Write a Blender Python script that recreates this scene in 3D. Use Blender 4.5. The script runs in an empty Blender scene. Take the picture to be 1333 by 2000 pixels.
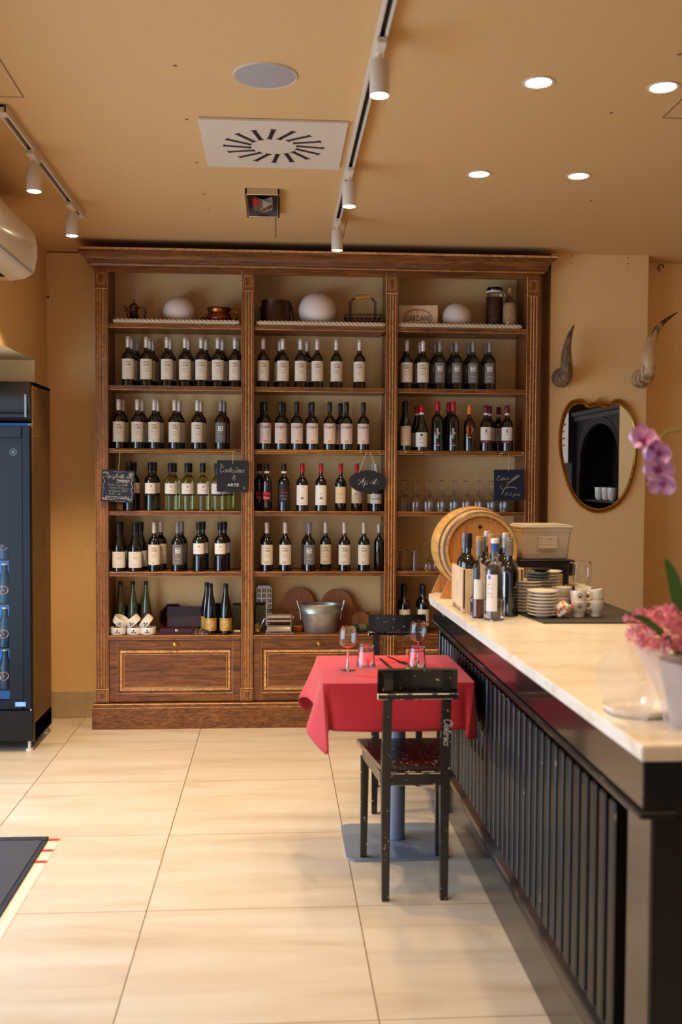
import bpy, bmesh, math, random
from mathutils import Vector, Matrix
random.seed(7)
SC = bpy.context.scene
COL = SC.collection
PI = math.pi
# ------------------------------------------------------------------ camera
FPX = 1944.0; CAM_Z = 1.5
_y, _p, _r = (math.radians(a) for a in (3.756, 2.10, 0.3185))
CF = Vector((math.sin(_y)*math.cos(_p), math.cos(_y)*math.cos(_p), -math.sin(_p)))
_R = Vector((math.cos(_y), -math.sin(_y), 0)); _U = _R.cross(CF)
CR = _R*math.cos(_r) + _U*math.sin(_r); CU = -_R*math.sin(_r) + _U*math.cos(_r)
cam_d = bpy.data.cameras.new('camera'); cam = bpy.data.objects.new('camera', cam_d); COL.objects.link(cam)
m3 = Matrix((CR, CU, -CF)).transposed()
cam.matrix_world = Matrix.Translation((0, 0, CAM_Z)) @ m3.to_4x4()
cam_d.sensor_fit = 'VERTICAL'; cam_d.sensor_height = 36; cam_d.sensor_width = 24
cam_d.lens = FPX/2000*36
cam_d.dof.use_dof = True; cam_d.dof.focus_distance = 5.6; cam_d.dof.aperture_fstop = 2.8
SC.camera = cam
def at(px, py, X=None, Y=None, Z=None):          # a point of the place seen at a pixel, on a known plane
    d = CF + CR*((px-666.5)/FPX) - CU*((py-1000)/FPX)
    t = (Z-CAM_Z)/d.z if Z is not None else (Y/d.y if Y is not None else X/d.x)
    return d*t + Vector((0, 0, CAM_Z))
# ------------------------------------------------------------------ world, lights, exposure
W = bpy.data.worlds.new('world'); SC.world = W; W.use_nodes = True
W.node_tree.nodes['Background'].inputs[0].default_value = (.55, .72, 1, 1)
W.node_tree.nodes['Background'].inputs[1].default_value = 0.2
SC.view_settings.view_transform = 'Standard'; SC.view_settings.look = 'None'
SC.view_settings.exposure = 0.04; SC.view_settings.gamma = 1; SC.view_settings.use_curve_mapping = False
WARM = (1.0, .745, .44)
TRACK_W, DOWN_W, DAY_W = 48.0, 25.0, 135.0
def area_light(name, loc, rot, sx, sy, power, col):
    l = bpy.data.lights.new(name, 'AREA'); l.shape = 'RECTANGLE'; l.size = sx; l.size_y = sy
    l.energy = power; l.color = col
    o = bpy.data.objects.new(name, l); COL.objects.link(o); o.location = loc; o.rotation_euler = rot
    return o
area_light('daylight_street_door', (-2.3, 3.2, 1.15), (0, -PI/2, 0), 2.0, 3.2, DAY_W, (.55, .74, 1))
area_light('daylight_shopfront', (0.6, -2.9, 1.3), (PI/2, 0, 0), 3.6, 2.0, 12, (.78, .86, 1))
def spot_light(loc, power, deg=88, blend=.5, aim=(0, 0)):
    l = bpy.data.lights.new('lamp_beam', 'SPOT'); l.energy = power; l.color = WARM
    l.spot_size = math.radians(deg); l.spot_blend = blend; l.shadow_soft_size = .035
    o = bpy.data.objects.new('lamp_beam', l); o.location = loc; o.rotation_euler = (aim[0], aim[1], 0)
    COL.objects.link(o); return o
# ------------------------------------------------------------------ materials
MATS = {}
def nmat(name):
    m = bpy.data.materials.new(name); m.use_nodes = True
    nt = m.node_tree; b = nt.nodes['Principled BSDF']
    return m, nt, b
def srgb(r, g, b):
    f = lambda c: (c/255/12.92) if c/255 <= .04045 else ((c/255+.055)/1.055)**2.4
    return (f(r), f(g), f(b), 1)
def plain(name, col, rough=.5, metal=0, coat=0, noise=0, nscale=20, bump=0, trans=0, ior=1.45, emit=None, es=0, spec=.5, sheen=0):
    m, nt, b = nmat(name)
    b.inputs['Base Color'].default_value = col; b.inputs['Roughness'].default_value = rough
    b.inputs['Metallic'].default_value = metal; b.inputs['Coat Weight'].default_value = coat
    b.inputs['Coat Roughness'].default_value = .08
    b.inputs['Transmission Weight'].default_value = trans; b.inputs['IOR'].default_value = ior
    b.inputs['Specular IOR Level'].default_value = spec
    b.inputs['Sheen Weight'].default_value = sheen
    if emit: b.inputs['Emission Color'].default_value = emit; b.inputs['Emission Strength'].default_value = es
    if noise or bump:
        tc = nt.nodes.new('ShaderNodeTexCoord'); n = nt.nodes.new('ShaderNodeTexNoise')
        n.inputs['Scale'].default_value = nscale; n.inputs['Detail'].default_value = 5
        nt.links.new(tc.outputs['Object'], n.inputs['Vector'])
        if noise:
            r = nt.nodes.new('ShaderNodeValToRGB')
            r.color_ramp.elements[0].position = .3; r.color_ramp.elements[1].position = .7
            r.color_ramp.elements[0].color = tuple(c*(1-noise) for c in col[:3])+(1,)
            r.color_ramp.elements[1].color = tuple(min(1, c*(1+noise)) for c in col[:3])+(1,)
            nt.links.new(n.outputs['Fac'], r.inputs[0]); nt.links.new(r.outputs[0], b.inputs['Base Color'])
        if bump:
            bp_ = nt.nodes.new('ShaderNodeBump'); bp_.inputs['Strength'].default_value = bump; bp_.inputs['Distance'].default_value = .002
            nt.links.new(n.outputs['Fac'], bp_.inputs['Height']); nt.links.new(bp_.outputs[0], b.inputs['Normal'])
    MATS[name] = m; return m
def streak(name, c0, c1, c2, stretch, scale=3, rough=.45, coat=0, dist=1.5, fine=.35, bump=.15, worn=None):
    """wood or veined stone: noise stretched along an axis plus a finer grain"""
    m, nt, b = nmat(name); N = nt.nodes.new; L = nt.links.new
    tc = N('ShaderNodeTexCoord'); mp = N('ShaderNodeMapping'); mp.inputs['Scale'].default_value = stretch
    L(tc.outputs['Object'], mp.inputs[0])
    n1 = N('ShaderNodeTexNoise'); n1.inputs['Scale'].default_value = scale; n1.inputs['Detail'].default_value = 6; n1.inputs['Distortion'].default_value = dist
    n2 = N('ShaderNodeTexNoise'); n2.inputs['Scale'].default_value = scale*7; n2.inputs['Detail'].default_value = 4
    L(mp.outputs[0], n1.inputs[0]); L(mp.outputs[0], n2.inputs[0])
    mx = N('ShaderNodeMix'); mx.inputs[0].default_value = fine
    L(n1.outputs['Fac'], mx.inputs[2]); L(n2.outputs['Fac'], mx.inputs[3])
    r = N('ShaderNodeValToRGB'); e = r.color_ramp.elements
    e[0].position = .34; e[0].color = c0; e[1].position = .66; e[1].color = c2
    k = e.new(.5); k.color = c1
    L(mx.outputs[0], r.inputs[0]); L(r.outputs[0], b.inputs['Base Color'])
    b.inputs['Roughness'].default_value = rough; b.inputs['Coat Weight'].default_value = coat; b.inputs['Coat Roughness'].default_value = .12
    if bump:
        q = N('ShaderNodeBump'); q.inputs['Strength'].default_value = bump; q.inputs['Distance'].default_value = .002
        L(mx.outputs[0], q.inputs['Height']); L(q.outputs[0], b.inputs['Normal'])
    MATS[name] = m; return m
def chipped(name, base, chip, thr=.62, scale=60, rough=.35, coat=.3):
    m, nt, b = nmat(name); N = nt.nodes.new; L = nt.links.new
    tc = N('ShaderNodeTexCoord'); n = N('ShaderNodeTexNoise'); n.inputs['Scale'].default_value = scale; n.inputs['Detail'].default_value = 3
    L(tc.outputs['Object'], n.inputs[0]); r = N('ShaderNodeValToRGB'); r.color_ramp.interpolation = 'CONSTANT'
    r.color_ramp.elements[0].color = base; r.color_ramp.elements[1].position = thr; r.color_ramp.elements[1].color = chip
    L(n.outputs['Fac'], r.inputs[0]); L(r.outputs[0], b.inputs['Base Color'])
    b.inputs['Roughness'].default_value = rough; b.inputs['Coat Weight'].default_value = coat
    MATS[name] = m; return m
D0, D1, D2 = srgb(60, 28, 6), srgb(112, 61, 17), srgb(146, 86, 28)
streak('oak_across', D0, D1, D2, (1.2, 12, 12), 3, .42, .25)
streak('oak_upright', D0, D1, D2, (14, 14, 1.0), 3, .42, .25)
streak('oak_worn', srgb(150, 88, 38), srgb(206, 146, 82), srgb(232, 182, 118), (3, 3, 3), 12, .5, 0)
streak('oak_plinth', srgb(58, 28, 6), srgb(114, 64, 20), srgb(152, 94, 36), (1.6, 9, 9), 4, .42, .25, dist=3)
streak('stone_top', srgb(230, 208, 178), srgb(245, 232, 210), srgb(249, 239, 222), (1.2, 3, 3), 2.2, .28, .08, dist=1.2, bump=0)
streak('pine', srgb(214, 172, 120), srgb(232, 194, 146), srgb(240, 208, 164), (9, 9, 1.2), 3, .55, 0)
streak('barrel_oak', srgb(196, 132, 58), srgb(222, 160, 80), srgb(236, 182, 104), (10, 1.4, 10), 3, .4, .3)
streak('barrel_head', srgb(172, 104, 44), srgb(198, 130, 62), srgb(214, 148, 78), (14, 10, 1.4), 3, .45, .1)
streak('board_wood', srgb(140, 76, 36), srgb(164, 94, 48), srgb(180, 110, 60), (6, 6, 1.2), 3, .5, 0)
plain('wall_paint', srgb(232, 190, 128), .85, noise=.04, nscale=60, bump=.25)
plain('ceiling_paint', srgb(206, 165, 110), .9, noise=.02, nscale=40, bump=.1)
plain('reveal_paint', srgb(214, 206, 188), .8)
plain('baseboard_stone', srgb(186, 162, 126), .5, noise=.10, nscale=22)
plain('crack', srgb(96, 70, 40), .9)
plain('black_lacquer', srgb(20, 17, 16), .24, coat=.5, noise=.25, nscale=6)
chipped('black_edge', srgb(34, 30, 28), srgb(120, 104, 86), .70, 16, .3, .5)
chipped('chair_paint', srgb(20, 15, 12), srgb(190, 165, 130), .685, 60, .34, .4)
chipped('chair_edge', srgb(36, 28, 22), srgb(214, 196, 160), .46, 30)
chipped('seat_paint', srgb(52, 18, 16), srgb(206, 176, 140), .635, 75, .3, .4)
plain('glass_dark', srgb(10, 12, 10), .06, coat=1, spec=.6)
plain('glass_olive', (.10, .11, .03, 1), .06, coat=1, trans=.35)
plain('glass_clear', (1, 1, 1, 1), 0, trans=1, ior=1.45)
plain('glass_pale_wine', (.82, .84, .42, 1), 0, trans=1, ior=1.38)
plain('glass_rose', (1, .93, .88, 1), 0, trans=1, ior=1.36)
plain('capsule_silver', srgb(206, 192, 174), .36, .25)
plain('capsule_grey', srgb(134, 126, 118), .45, .2)
plain('capsule_black', srgb(24, 20, 18), .4)
plain('capsule_red', srgb(176, 22, 26), .4)
plain('capsule_orange', srgb(226, 116, 30), .4)
plain('capsule_maroon', srgb(104, 18, 40), .4)
plain('capsule_blue', srgb(24, 92, 160), .4)
plain('cork', srgb(196, 148, 92), .8, noise=.15, nscale=200)
plain('paper_cream', srgb(226, 208, 180), .8)
plain('paper_white', srgb(232, 220, 204), .8)
plain('paper_pink', srgb(214, 190, 176), .8)
plain('paper_grey', srgb(118, 110, 106), .7)
plain('paper_tan', srgb(214, 186, 146), .8)
plain('paper_dark', srgb(34, 26, 24), .6)
plain('ink', srgb(44, 36, 34), .8)
plain('ink_soft', srgb(120, 104, 92), .8)
plain('ink_red', srgb(178, 34, 30), .7)
plain('ink_gold', srgb(208, 160, 74), .45, .3)
plain('ink_maroon', srgb(112, 22, 44), .7)
plain('ink_orange', srgb(220, 96, 40), .7)
plain('chalk', srgb(226, 216, 202), .9)
plain('slate_blue', srgb(22, 30, 48), .7, noise=.2, nscale=30)
plain('slate_black', srgb(26, 24, 24), .7, noise=.2, nscale=30)
plain('brass', srgb(214, 160, 70), .22, .95)
plain('gilt', srgb(176, 122, 42), .3, .85, noise=.25, nscale=40)
plain('copper', srgb(150, 84, 44), .3, .9, noise=.3, nscale=25)
plain('copper_dark', srgb(70, 46, 30), .4, .8, noise=.3, nscale=25)
plain('iron', srgb(40, 34, 30), .5, .6)
plain('chrome', srgb(210, 206, 200), .12, 1)
plain('galvanised', srgb(170, 168, 160), .38, .75, noise=.15, nscale=30)
plain('hoop_steel', srgb(128, 128, 126), .4, .7, noise=.15, nscale=60)
plain('globe', srgb(232, 214, 198), .55)
plain('rope', srgb(214, 190, 156), .9, noise=.1, nscale=150)
plain('white_metal', srgb(212, 196, 174), .4)
plain('white_plastic', srgb(238, 228, 208), .25, coat=.3)
plain('speaker_cloth', srgb(160, 150, 144), .8)
plain('dark_slot', srgb(30, 20, 14), .8)
plain('lamp_glow', (1, .9, .75, 1), .5, emit=(1, .86, .66, 1), es=14)
plain('fridge_black', srgb(20, 16, 15), .4, spec=.3)
plain('slat_black', srgb(21, 18, 17), .42, spec=.35, coat=.1)
plain('fridge_side_lit', srgb(104, 74, 42), .38, .2, noise=.1, nscale=8)  # brownish panel, brightened in the colour for warm light and reflected wood
plain('fridge_line', srgb(150, 126, 74), .5)
plain('fridge_frame', srgb(5, 12, 24), .35, spec=.3)
plain('fridge_tint', srgb(13, 20, 26), .4, spec=.3)
plain('fridge_glow', (.15, .4, .9, 1), .5, emit=(.08, .34, 1, 1), es=.22)
plain('fridge_inner', srgb(30, 52, 84), .6)
plain('pane', (1, 1, 1, 1), 0, trans=1, ior=1.12)
plain('bottle_blue', (.02, .06, .10, 1), .2, spec=.4)
plain('grey_blue_metal', srgb(138, 146, 160), .38, .3)
plain('cloth_red', srgb(188, 30, 42), .75, noise=.05, nscale=10, sheen=.2)
plain('napkin_red', srgb(214, 62, 56), .8)
plain('ceramic', srgb(240, 230, 216), .18, coat=.5)
plain('ceramic_blue', srgb(96, 110, 120), .25, coat=.4)
plain('black_plastic', srgb(22, 19, 18), .28, coat=.3)
plain('rubber', srgb(70, 62, 57), .75, bump=.8, nscale=160)
plain('doormat', srgb(64, 62, 68), .95, noise=.18, nscale=180, bump=.8)
plain('mat_edge', srgb(34, 36, 46), .7)
plain('tape_clear', srgb(226, 206, 182), .3)
plain('tape_red', srgb(226, 60, 44), .5)
plain('purple_leather', srgb(58, 20, 32), .5)
plain('velvet', srgb(66, 56, 56), .95)
plain('wicker', srgb(62, 30, 14), .6, noise=.4, nscale=90, bump=1)
plain('tin_green', srgb(112, 112, 84), .5, .3, noise=.1, nscale=30)
plain('green_glass', srgb(18, 56, 24), .1, coat=1)
plain('beans', srgb(84, 38, 18), .5, noise=.6, nscale=110, bump=1)
plain('pasta', srgb(206, 172, 120), .6, noise=.35, nscale=140, bump=1)
plain('horn_dark', srgb(60, 44, 32), .5)
plain('petal', srgb(250, 190, 246), .6, noise=.18, nscale=30, sheen=.3)
plain('petal_core', srgb(150, 40, 110), .6)
plain('filler_pink', srgb(228, 128, 142), .8)
plain('leaf', srgb(74, 122, 44), .45)
plain('stem_green', srgb(120, 122, 58), .5)
plain('pot_white', srgb(212, 208, 210), .5)
plain('tub', srgb(240, 226, 204), .35, trans=.25)
plain('orange_print', srgb(226, 120, 60), .7)
plain('cupboard_black', srgb(26, 23, 22), .6)
plain('cupboard_edge', srgb(66, 60, 54), .55)
plain('amber', srgb(96, 44, 22), .12, coat=.6)
plain('mirror', (.92, .92, .92, 1), .0, 1)
plain('ribbon_grey', srgb(150, 146, 140), .6)
def horn_mat():
    m, nt, b = nmat('horn'); N = nt.nodes.new; L = nt.links.new
    tc = N('ShaderNodeTexCoord'); s = N('ShaderNodeSeparateXYZ'); L(tc.outputs['Object'], s.inputs[0])
    n = N('ShaderNodeTexNoise'); n.inputs['Scale'].default_value = 14; n.inputs['Detail'].default_value = 5
    mp = N('ShaderNodeMapping'); mp.inputs['Scale'].default_value = (3, 3, .8); L(tc.outputs['Object'], mp.inputs[0]); L(mp.outputs[0], n.inputs[0])
    a = N('ShaderNodeMath'); a.operation = 'MULTIPLY_ADD'; a.inputs[1].default_value = 1.9; a.inputs[2].default_value = .05; L(s.outputs[2], a.inputs[0])
    c = N('ShaderNodeMath'); c.operation = 'MULTIPLY_ADD'; c.inputs[1].default_value = .7; L(n.outputs['Fac'], c.inputs[0]); L(a.outputs[0], c.inputs[2])
    r = N('ShaderNodeValToRGB'); e = r.color_ramp.elements
    e[0].position = .3; e[0].color = srgb(120, 84, 52); e[1].position = 1.0; e[1].color = srgb(58, 42, 30)
    k = e.new(.5); k.color = srgb(206, 172, 126); k = e.new(.82); k.color = srgb(186, 148, 100)
    L(c.outputs[0], r.inputs[0]); L(r.outputs[0], b.inputs['Base Color']); b.inputs['Roughness'].default_value = .45
    MATS['horn'] = m
horn_mat()
streak('horn_rough', srgb(46, 32, 24), srgb(110, 80, 56), srgb(178, 142, 104), (5, 5, 1), 12, .6, 0, dist=1)
def floor_mat(x0, y0, t):
    m, nt, b = nmat('floor_tile'); N = nt.nodes.new; L = nt.links.new
    tc = N('ShaderNodeTexCoord'); s = N('ShaderNodeSeparateXYZ'); L(tc.outputs['Object'], s.inputs[0])
    def mth(op, a, v=None, w=None):
        q = N('ShaderNodeMath'); q.operation = op
        for i, z in enumerate((a, v, w)):
            if z is None: continue
            if isinstance(z, (int, float)): q.inputs[i].default_value = z
            else: L(z, q.inputs[i])
        return q.outputs[0]
    u = mth('DIVIDE', mth('SUBTRACT', s.outputs[0], x0), t); v = mth('DIVIDE', mth('SUBTRACT', s.outputs[1], y0), t)
    fu = mth('FRACT', u); fv = mth('FRACT', v)
    du = mth('MINIMUM', fu, mth('SUBTRACT', 1.0, fu)); dv = mth('MINIMUM', fv, mth('SUBTRACT', 1.0, fv))
    g = mth('MINIMUM', mth('MULTIPLY', du, 1.0), mth('MULTIPLY', dv, 1.3)); groove = mth('LESS_THAN', g, .0026)
    iu = mth('FLOOR', u); iv = mth('FLOOR', v)
    cb = N('ShaderNodeCombineXYZ')
    L(mth('ADD', mth('MULTIPLY', s.outputs[0], .8), mth('MULTIPLY', iu, 7.3)), cb.inputs[0])
    L(mth('ADD', mth('MULTIPLY', s.outputs[1], 5.0), mth('MULTIPLY', iv, 3.7)), cb.inputs[1])
    L(mth('ADD', mth('MULTIPLY', iu, 5.1), mth('MULTIPLY', iv, 2.3)), cb.inputs[2])
    n = N('ShaderNodeTexNoise'); n.inputs['Scale'].default_value = 1.5; n.inputs['Detail'].default_value = 8; n.inputs['Roughness'].default_value = .6
    n.inputs['Distortion'].default_value = .6; L(cb.outputs[0], n.inputs[0])
    r = N('ShaderNodeValToRGB'); e = r.color_ramp.elements
    e[0].position = .24; e[0].color = srgb(182, 160, 134); e[1].position = .72; e[1].color = srgb(212, 200, 182)
    k = e.new(.46); k.color = srgb(202, 184, 160)
    L(n.outputs['Fac'], r.inputs[0])
    mx = N('ShaderNodeMix'); mx.data_type = 'RGBA'; L(groove, mx.inputs[0]); L(r.outputs[0], mx.inputs[6]); mx.inputs[7].default_value = srgb(120, 88, 58)
    L(mx.outputs[2], b.inputs['Base Color']); b.inputs['Roughness'].default_value = .30; b.inputs['Specular IOR Level'].default_value = .4
    MATS['floor_tile'] = m
XG, YG, TG = -.439, 2.678, .7275
floor_mat(XG, YG, TG)
def film_mat():
    m = bpy.data.materials.new('sheer_film'); m.use_nodes = True; nt = m.node_tree; N = nt.nodes.new; L = nt.links.new
    nt.nodes.remove(nt.nodes['Principled BSDF']); out = nt.nodes['Material Output']
    t = N('ShaderNodeBsdfTransparent'); d = N('ShaderNodeBsdfDiffuse'); d.inputs[0].default_value = srgb(250, 236, 222)
    tr = N('ShaderNodeBsdfTranslucent'); tr.inputs[0].default_value = srgb(250, 236, 222)
    a = N('ShaderNodeMixShader'); a.inputs[0].default_value = .5; L(d.outputs[0], a.inputs[1]); L(tr.outputs[0], a.inputs[2])
    c = N('ShaderNodeMixShader'); c.inputs[0].default_value = .42; L(t.outputs[0], c.inputs[1]); L(a.outputs[0], c.inputs[2]); L(c.outputs[0], out.inputs[0])
    MATS['sheer_film'] = m
film_mat()
# ------------------------------------------------------------------ mesh helpers
class G:
    """collects shapes for ONE mesh"""
    def __init__(s, *mats): s.bm = bmesh.new(); s.mats = list(mats); s.mi = 0
    def m(s, name):
        if name not in s.mats: s.mats.append(name)
        s.mi = s.mats.index(name); return s
    def _set(s, fs):
        for f in fs: f.material_index = s.mi
    def box(s, x0, x1, y0, y1, z0, z1, bev=0, edge=None, M=None):
        r = bmesh.ops.create_cube(s.bm, size=1); vs = r['verts']
        for v in vs:
            v.co = Vector((x0+(v.co.x+.5)*(x1-x0), y0+(v.co.y+.5)*(y1-y0), z0+(v.co.z+.5)*(z1-z0)))
        fs = set(f for v in vs for f in v.link_faces); s._set(fs)
        if bev:
            es = list(set(e for v in vs for e in v.link_edges))
            r = bmesh.ops.bevel(s.bm, geom=es, offset=bev, segments=1, affect='EDGES')
            vs = list(set(vs) | set(r['verts'])); vs = [v for v in vs if v.is_valid]
            if edge:
                k = s.mi; s.m(edge); s._set(r['faces']); s.mi = k
            else: s._set(r['faces'])
        if M is not None:
            for v in set(vs): v.co = M @ v.co
        return s
    def poly(s, pts): 
        f = s.bm.faces.new([s.bm.verts.new(p) for p in pts]); f.material_index = s.mi; return f
    def grid(s, rows, closed_u=False, closed_v=False):
        V = [[s.bm.verts.new(p) for p in r] for r in rows]; nr = len(V); nc = len(V[0])
        for i in range(nr if closed_v else nr-1):
            for j in range(nc if closed_u else nc-1):
                a, b = V[i][j], V[i][(j+1) % nc]; c, d = V[(i+1) % nr][(j+1) % nc], V[(i+1) % nr][j]
                try: s.bm.faces.new((a, b, c, d)).material_index = s.mi
                except ValueError: pass
        return V
    def lathe(s, prof, seg=24, M=None, cap=True):
        """prof: (r, z) pairs from bottom to top"""
        rows = []
        for r, z in prof:
            rows.append([Vector((max(r, 1e-5)*math.cos(2*PI*k/seg), max(r, 1e-5)*math.sin(2*PI*k/seg), z)) for k in range(seg)])
        if M is not None: rows = [[M @ p for p in r] for r in rows]
        V = s.grid(rows, closed_u=True)
        if cap:
            for row, flip in ((V[0], True), (V[-1], False)):
                try: s.bm.faces.new(row[::-1] if flip else row).material_index = s.mi
                except ValueError: pass
        return s
    def tube(s, pts, r, seg=8, cap=True, closed=False):
        pts = [Vector(p) for p in pts]; n = len(pts); rows = []; up = None
        for i, p in enumerate(pts):
            a = pts[(i-1) % n] if (i or closed) else p; b = pts[(i+1) % n] if (i < n-1 or closed) else p
            t = (b-a).normalized()
            if up is None: up = t.orthogonal().normalized()
            else:
                up = (up - t*up.dot(t)); up = up.normalized() if up.length > 1e-6 else t.orthogonal().normalized()
            w = t.cross(up); rr = r[i] if isinstance(r, (list, tuple)) else r
            rows.append([p + (up*math.cos(2*PI*k/seg) + w*math.sin(2*PI*k/seg))*rr for k in range(seg)])
        V = s.grid(rows, closed_u=True, closed_v=closed)
        if cap and not closed:
            for row in (V[0][::-1], V[-1]):
                try: s.bm.faces.new(row).material_index = s.mi
                except ValueError: pass
        return s
    def prism(s, poly, f, d):
        """poly: 2-D outline; f(u, v, w) -> 3-D; extruded from w=0 to w=d"""
        a = [s.bm.verts.new(f(u, v, 0)) for u, v in poly]; b = [s.bm.verts.new(f(u, v, d)) for u, v in poly]
        n = len(poly)
        for fs in (a[::-1], b):
            s.bm.faces.new(fs).material_index = s.mi
        for i in range(n): s.bm.faces.new((a[i], a[(i+1) % n], b[(i+1) % n], b[i])).material_index = s.mi
        return s
    def sphere(s, c, r, seg=20, rings=12, sq=(1, 1, 1), cut=None):
        rows = []
        for i in range(rings+1):
            th = PI*i/rings; z = -math.cos(th)
            if cut is not None and z < cut: z = cut; rad = math.sqrt(1-cut*cut)
            else: rad = math.sin(th)
            rows.append([Vector((c[0]+r*sq[0]*max(rad, 1e-4)*math.cos(2*PI*k/seg), c[1]+r*sq[1]*max(rad, 1e-4)*math.sin(2*PI*k/seg), c[2]+r*sq[2]*z)) for k in range(seg)])
        s.grid(rows, closed_u=True); return s
    def build(s, name, parent=None, smooth=35, world=False, sub=0):
        bmesh.ops.remove_doubles(s.bm, verts=s.bm.verts, dist=1e-6)
        bmesh.ops.recalc_face_normals(s.bm, faces=s.bm.faces)
        me = bpy.data.meshes.new(name); s.bm.to_mesh(me); s.bm.free()
        for n in s.mats: me.materials.append(MATS[n])
        if smooth:
            for p in me.polygons: p.use_smooth = True
            me.set_sharp_from_angle(angle=math.radians(smooth))
        o = bpy.data.objects.new(name, me); COL.objects.link(o)
        if parent:
            o.parent = parent
            if world:
                M = Matrix.Translation(parent.location).inverted() if not parent.parent else Matrix.Translation(parent.parent.location).inverted()
                me.transform(M)
        if sub:
            md = o.modifiers.new('s', 'SUBSURF'); md.levels = sub; md.render_levels = sub
        return o
def tag(o, label=None, cat=None, group=None, kind=None):
    if label: o['label'] = label
    if cat: o['category'] = cat
    if group: o['group'] = group
    if kind: o['kind'] = kind
    return o
def thing(name, label, cat, loc=(0, 0, 0), rz=0, group=None):
    o = bpy.data.objects.new(name, None); COL.objects.link(o); o.empty_display_size = .05
    o.location = loc; o.rotation_euler = (0, 0, rz)
    return tag(o, label, cat, group)
def kids(o): return [c for c in list(COL.objects) if c.parent == o]
TREES = {}
def dup(root, loc, rz=0, label=None, group=None, scale=None):
    if root.name not in TREES: TREES[root.name] = [(c, kids(c)) for c in kids(root)]
    r = root.copy(); COL.objects.link(r); r.location = loc; r.rotation_euler = (0, 0, rz)
    if label: r['label'] = label
    if group: r['group'] = group
    if scale: r.scale = scale
    for ch, gs in TREES[root.name]:
        c = ch.copy(); COL.objects.link(c); c.parent = r
        for g in gs:
            d = g.copy(); COL.objects.link(d); d.parent = c
    return r
def struct(name, g, smooth=0): return tag(g.build(name, smooth=smooth), kind='structure')
# ------------------------------------------------------------------ flat marks: f(u, v) -> 3-D point of the surface
GL = dict(a="5;4,4 3,5 1,4 .5,2 1,0 3,.5 4,3 4,5|4,5 4,1 5,.3", c="4;4,4 2.5,5 1,4 .5,2 1.2,0 3,0 4,1",
 d="5.5;4,4 3,5 1,4 .5,2 1,0 3,.5 4,3 4.6,10|4.4,8 4,1 5.3,.3", e="4.5;.5,2 3,3 3.8,4.2 2.6,5 1,4 .5,2 1.2,0 3,0 4.4,1.2",
 g="5;4,4 3,5 1,4 .5,2 1,.3 3,.8 4,4|4,5 3.6,-2 2,-4 .5,-3 2,-1 5,.8", h="5.5;0,1 2,6 2.6,9.5 1.8,10 1.2,7 .8,0|.8,0 1.5,3.5 3,5 3.8,4 3.6,1 4.4,0 5.4,.8",
 i="3;0,1 1.4,5|1.4,5 1,1 1.8,0 3,.8|1.7,7 1.9,7.4", l="3;0,1 2,6 2.6,9.5 1.8,10 1.1,7 .9,2 1.6,0 3,.8",
 m="7.5;0,3.5 .8,5 .8,0|.8,2.5 2,5 3,4.5 3,0|3,2.5 4.4,5 5.4,4.4 5.3,1 6,0 7.4,.8", n="5.5;0,3.5 .8,5 .8,0|.8,2.5 2.2,5 3.4,4.5 3.3,1 4,0 5.4,.8",
 o="5;2.5,5 .8,4 .6,1.5 2,0 3.8,1 4,3.5 2.5,5 3.2,4.2 5,4.4", p="5.3;0,3 1.4,5 .6,-4|1,2 2.2,5 3.8,4.6 4.2,2 3,0 1.2,.6|3.6,.4 5.2,1",
 r="4;0,3 1,5.2 1.2,4.4 3,4.8 2.6,1 3,0 4,.8", s="4;0,1 2,5.2 3,3 2.6,.6 1,0 .4,1|2.6,.6 4,.8", t="3.6;0,1 2,6 2.4,9|2.2,8 1.6,1 2.4,0 3.6,.8|.6,6.2 3.6,6.6",
 u="5;0,3.5 .8,5 .8,1 2,0 3.6,1.5 3.8,5|3.8,5 3.6,1 4.2,0 5,.8", y="5;0,3.5 .8,5 .8,1 2,0 3.6,1.5 3.8,5|3.8,5 3.4,-2 1.8,-4 .5,-3 2,-1 5,.8",
 A="8;-1,1 -.5,-.3 1.5,1 4,6 6,10|6,10 5.2,4 5.4,0 6.5,.3|-2,5 -1,7 1.5,5.5 4,4 7,4.5", C="7;6,8 5,10 2.5,9 .8,5 1,1.5 3,0 5.5,1 6.5,2.5",
 L="6;2,9 3.2,10 3.4,8.6 2,5 1,1 .2,.3 2,.8 4,-.2 6,.8", O="8;4,10 1.5,8.5 .5,4.5 2,.4 5,.4 7,4 6.4,8 4,10 3,8.4 5,7 8,8",
 S="7;6,8.5 4.5,10 2.5,9 2.6,7 5,5 5.4,2 3.4,0 1,.4 .2,2.2 1.6,2.8", M="9;0,0 1.4,5 2.4,10 3.4,4 3.8,1 5.4,6 6.8,10 7,4 7.4,0 9,.8",
 G="8;6.5,8 5,10 2.4,9 .8,5 1.2,1 4,0 6.4,2 6.6,4.6|4,4.6 8,4.6", D="8;2,10 1.6,5 1,0 4,.2 7,3 6.6,8 4,10 .6,9.4")
def spline(pts, n=5):
    if len(pts) < 3: return pts
    P = [pts[0]]+pts+[pts[-1]]; out = []
    for i in range(1, len(P)-2):
        for k in range(n):
            t = k/n; q = []
            for d in (0, 1):
                a, b, c, e = P[i-1][d], P[i][d], P[i+1][d], P[i+2][d]
                q.append(.5*(2*b+(c-a)*t+(2*a-5*b+4*c-e)*t*t+(3*b-a-3*c+e)*t**3))
            out.append(tuple(q))
    return out+[pts[-1]]
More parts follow.
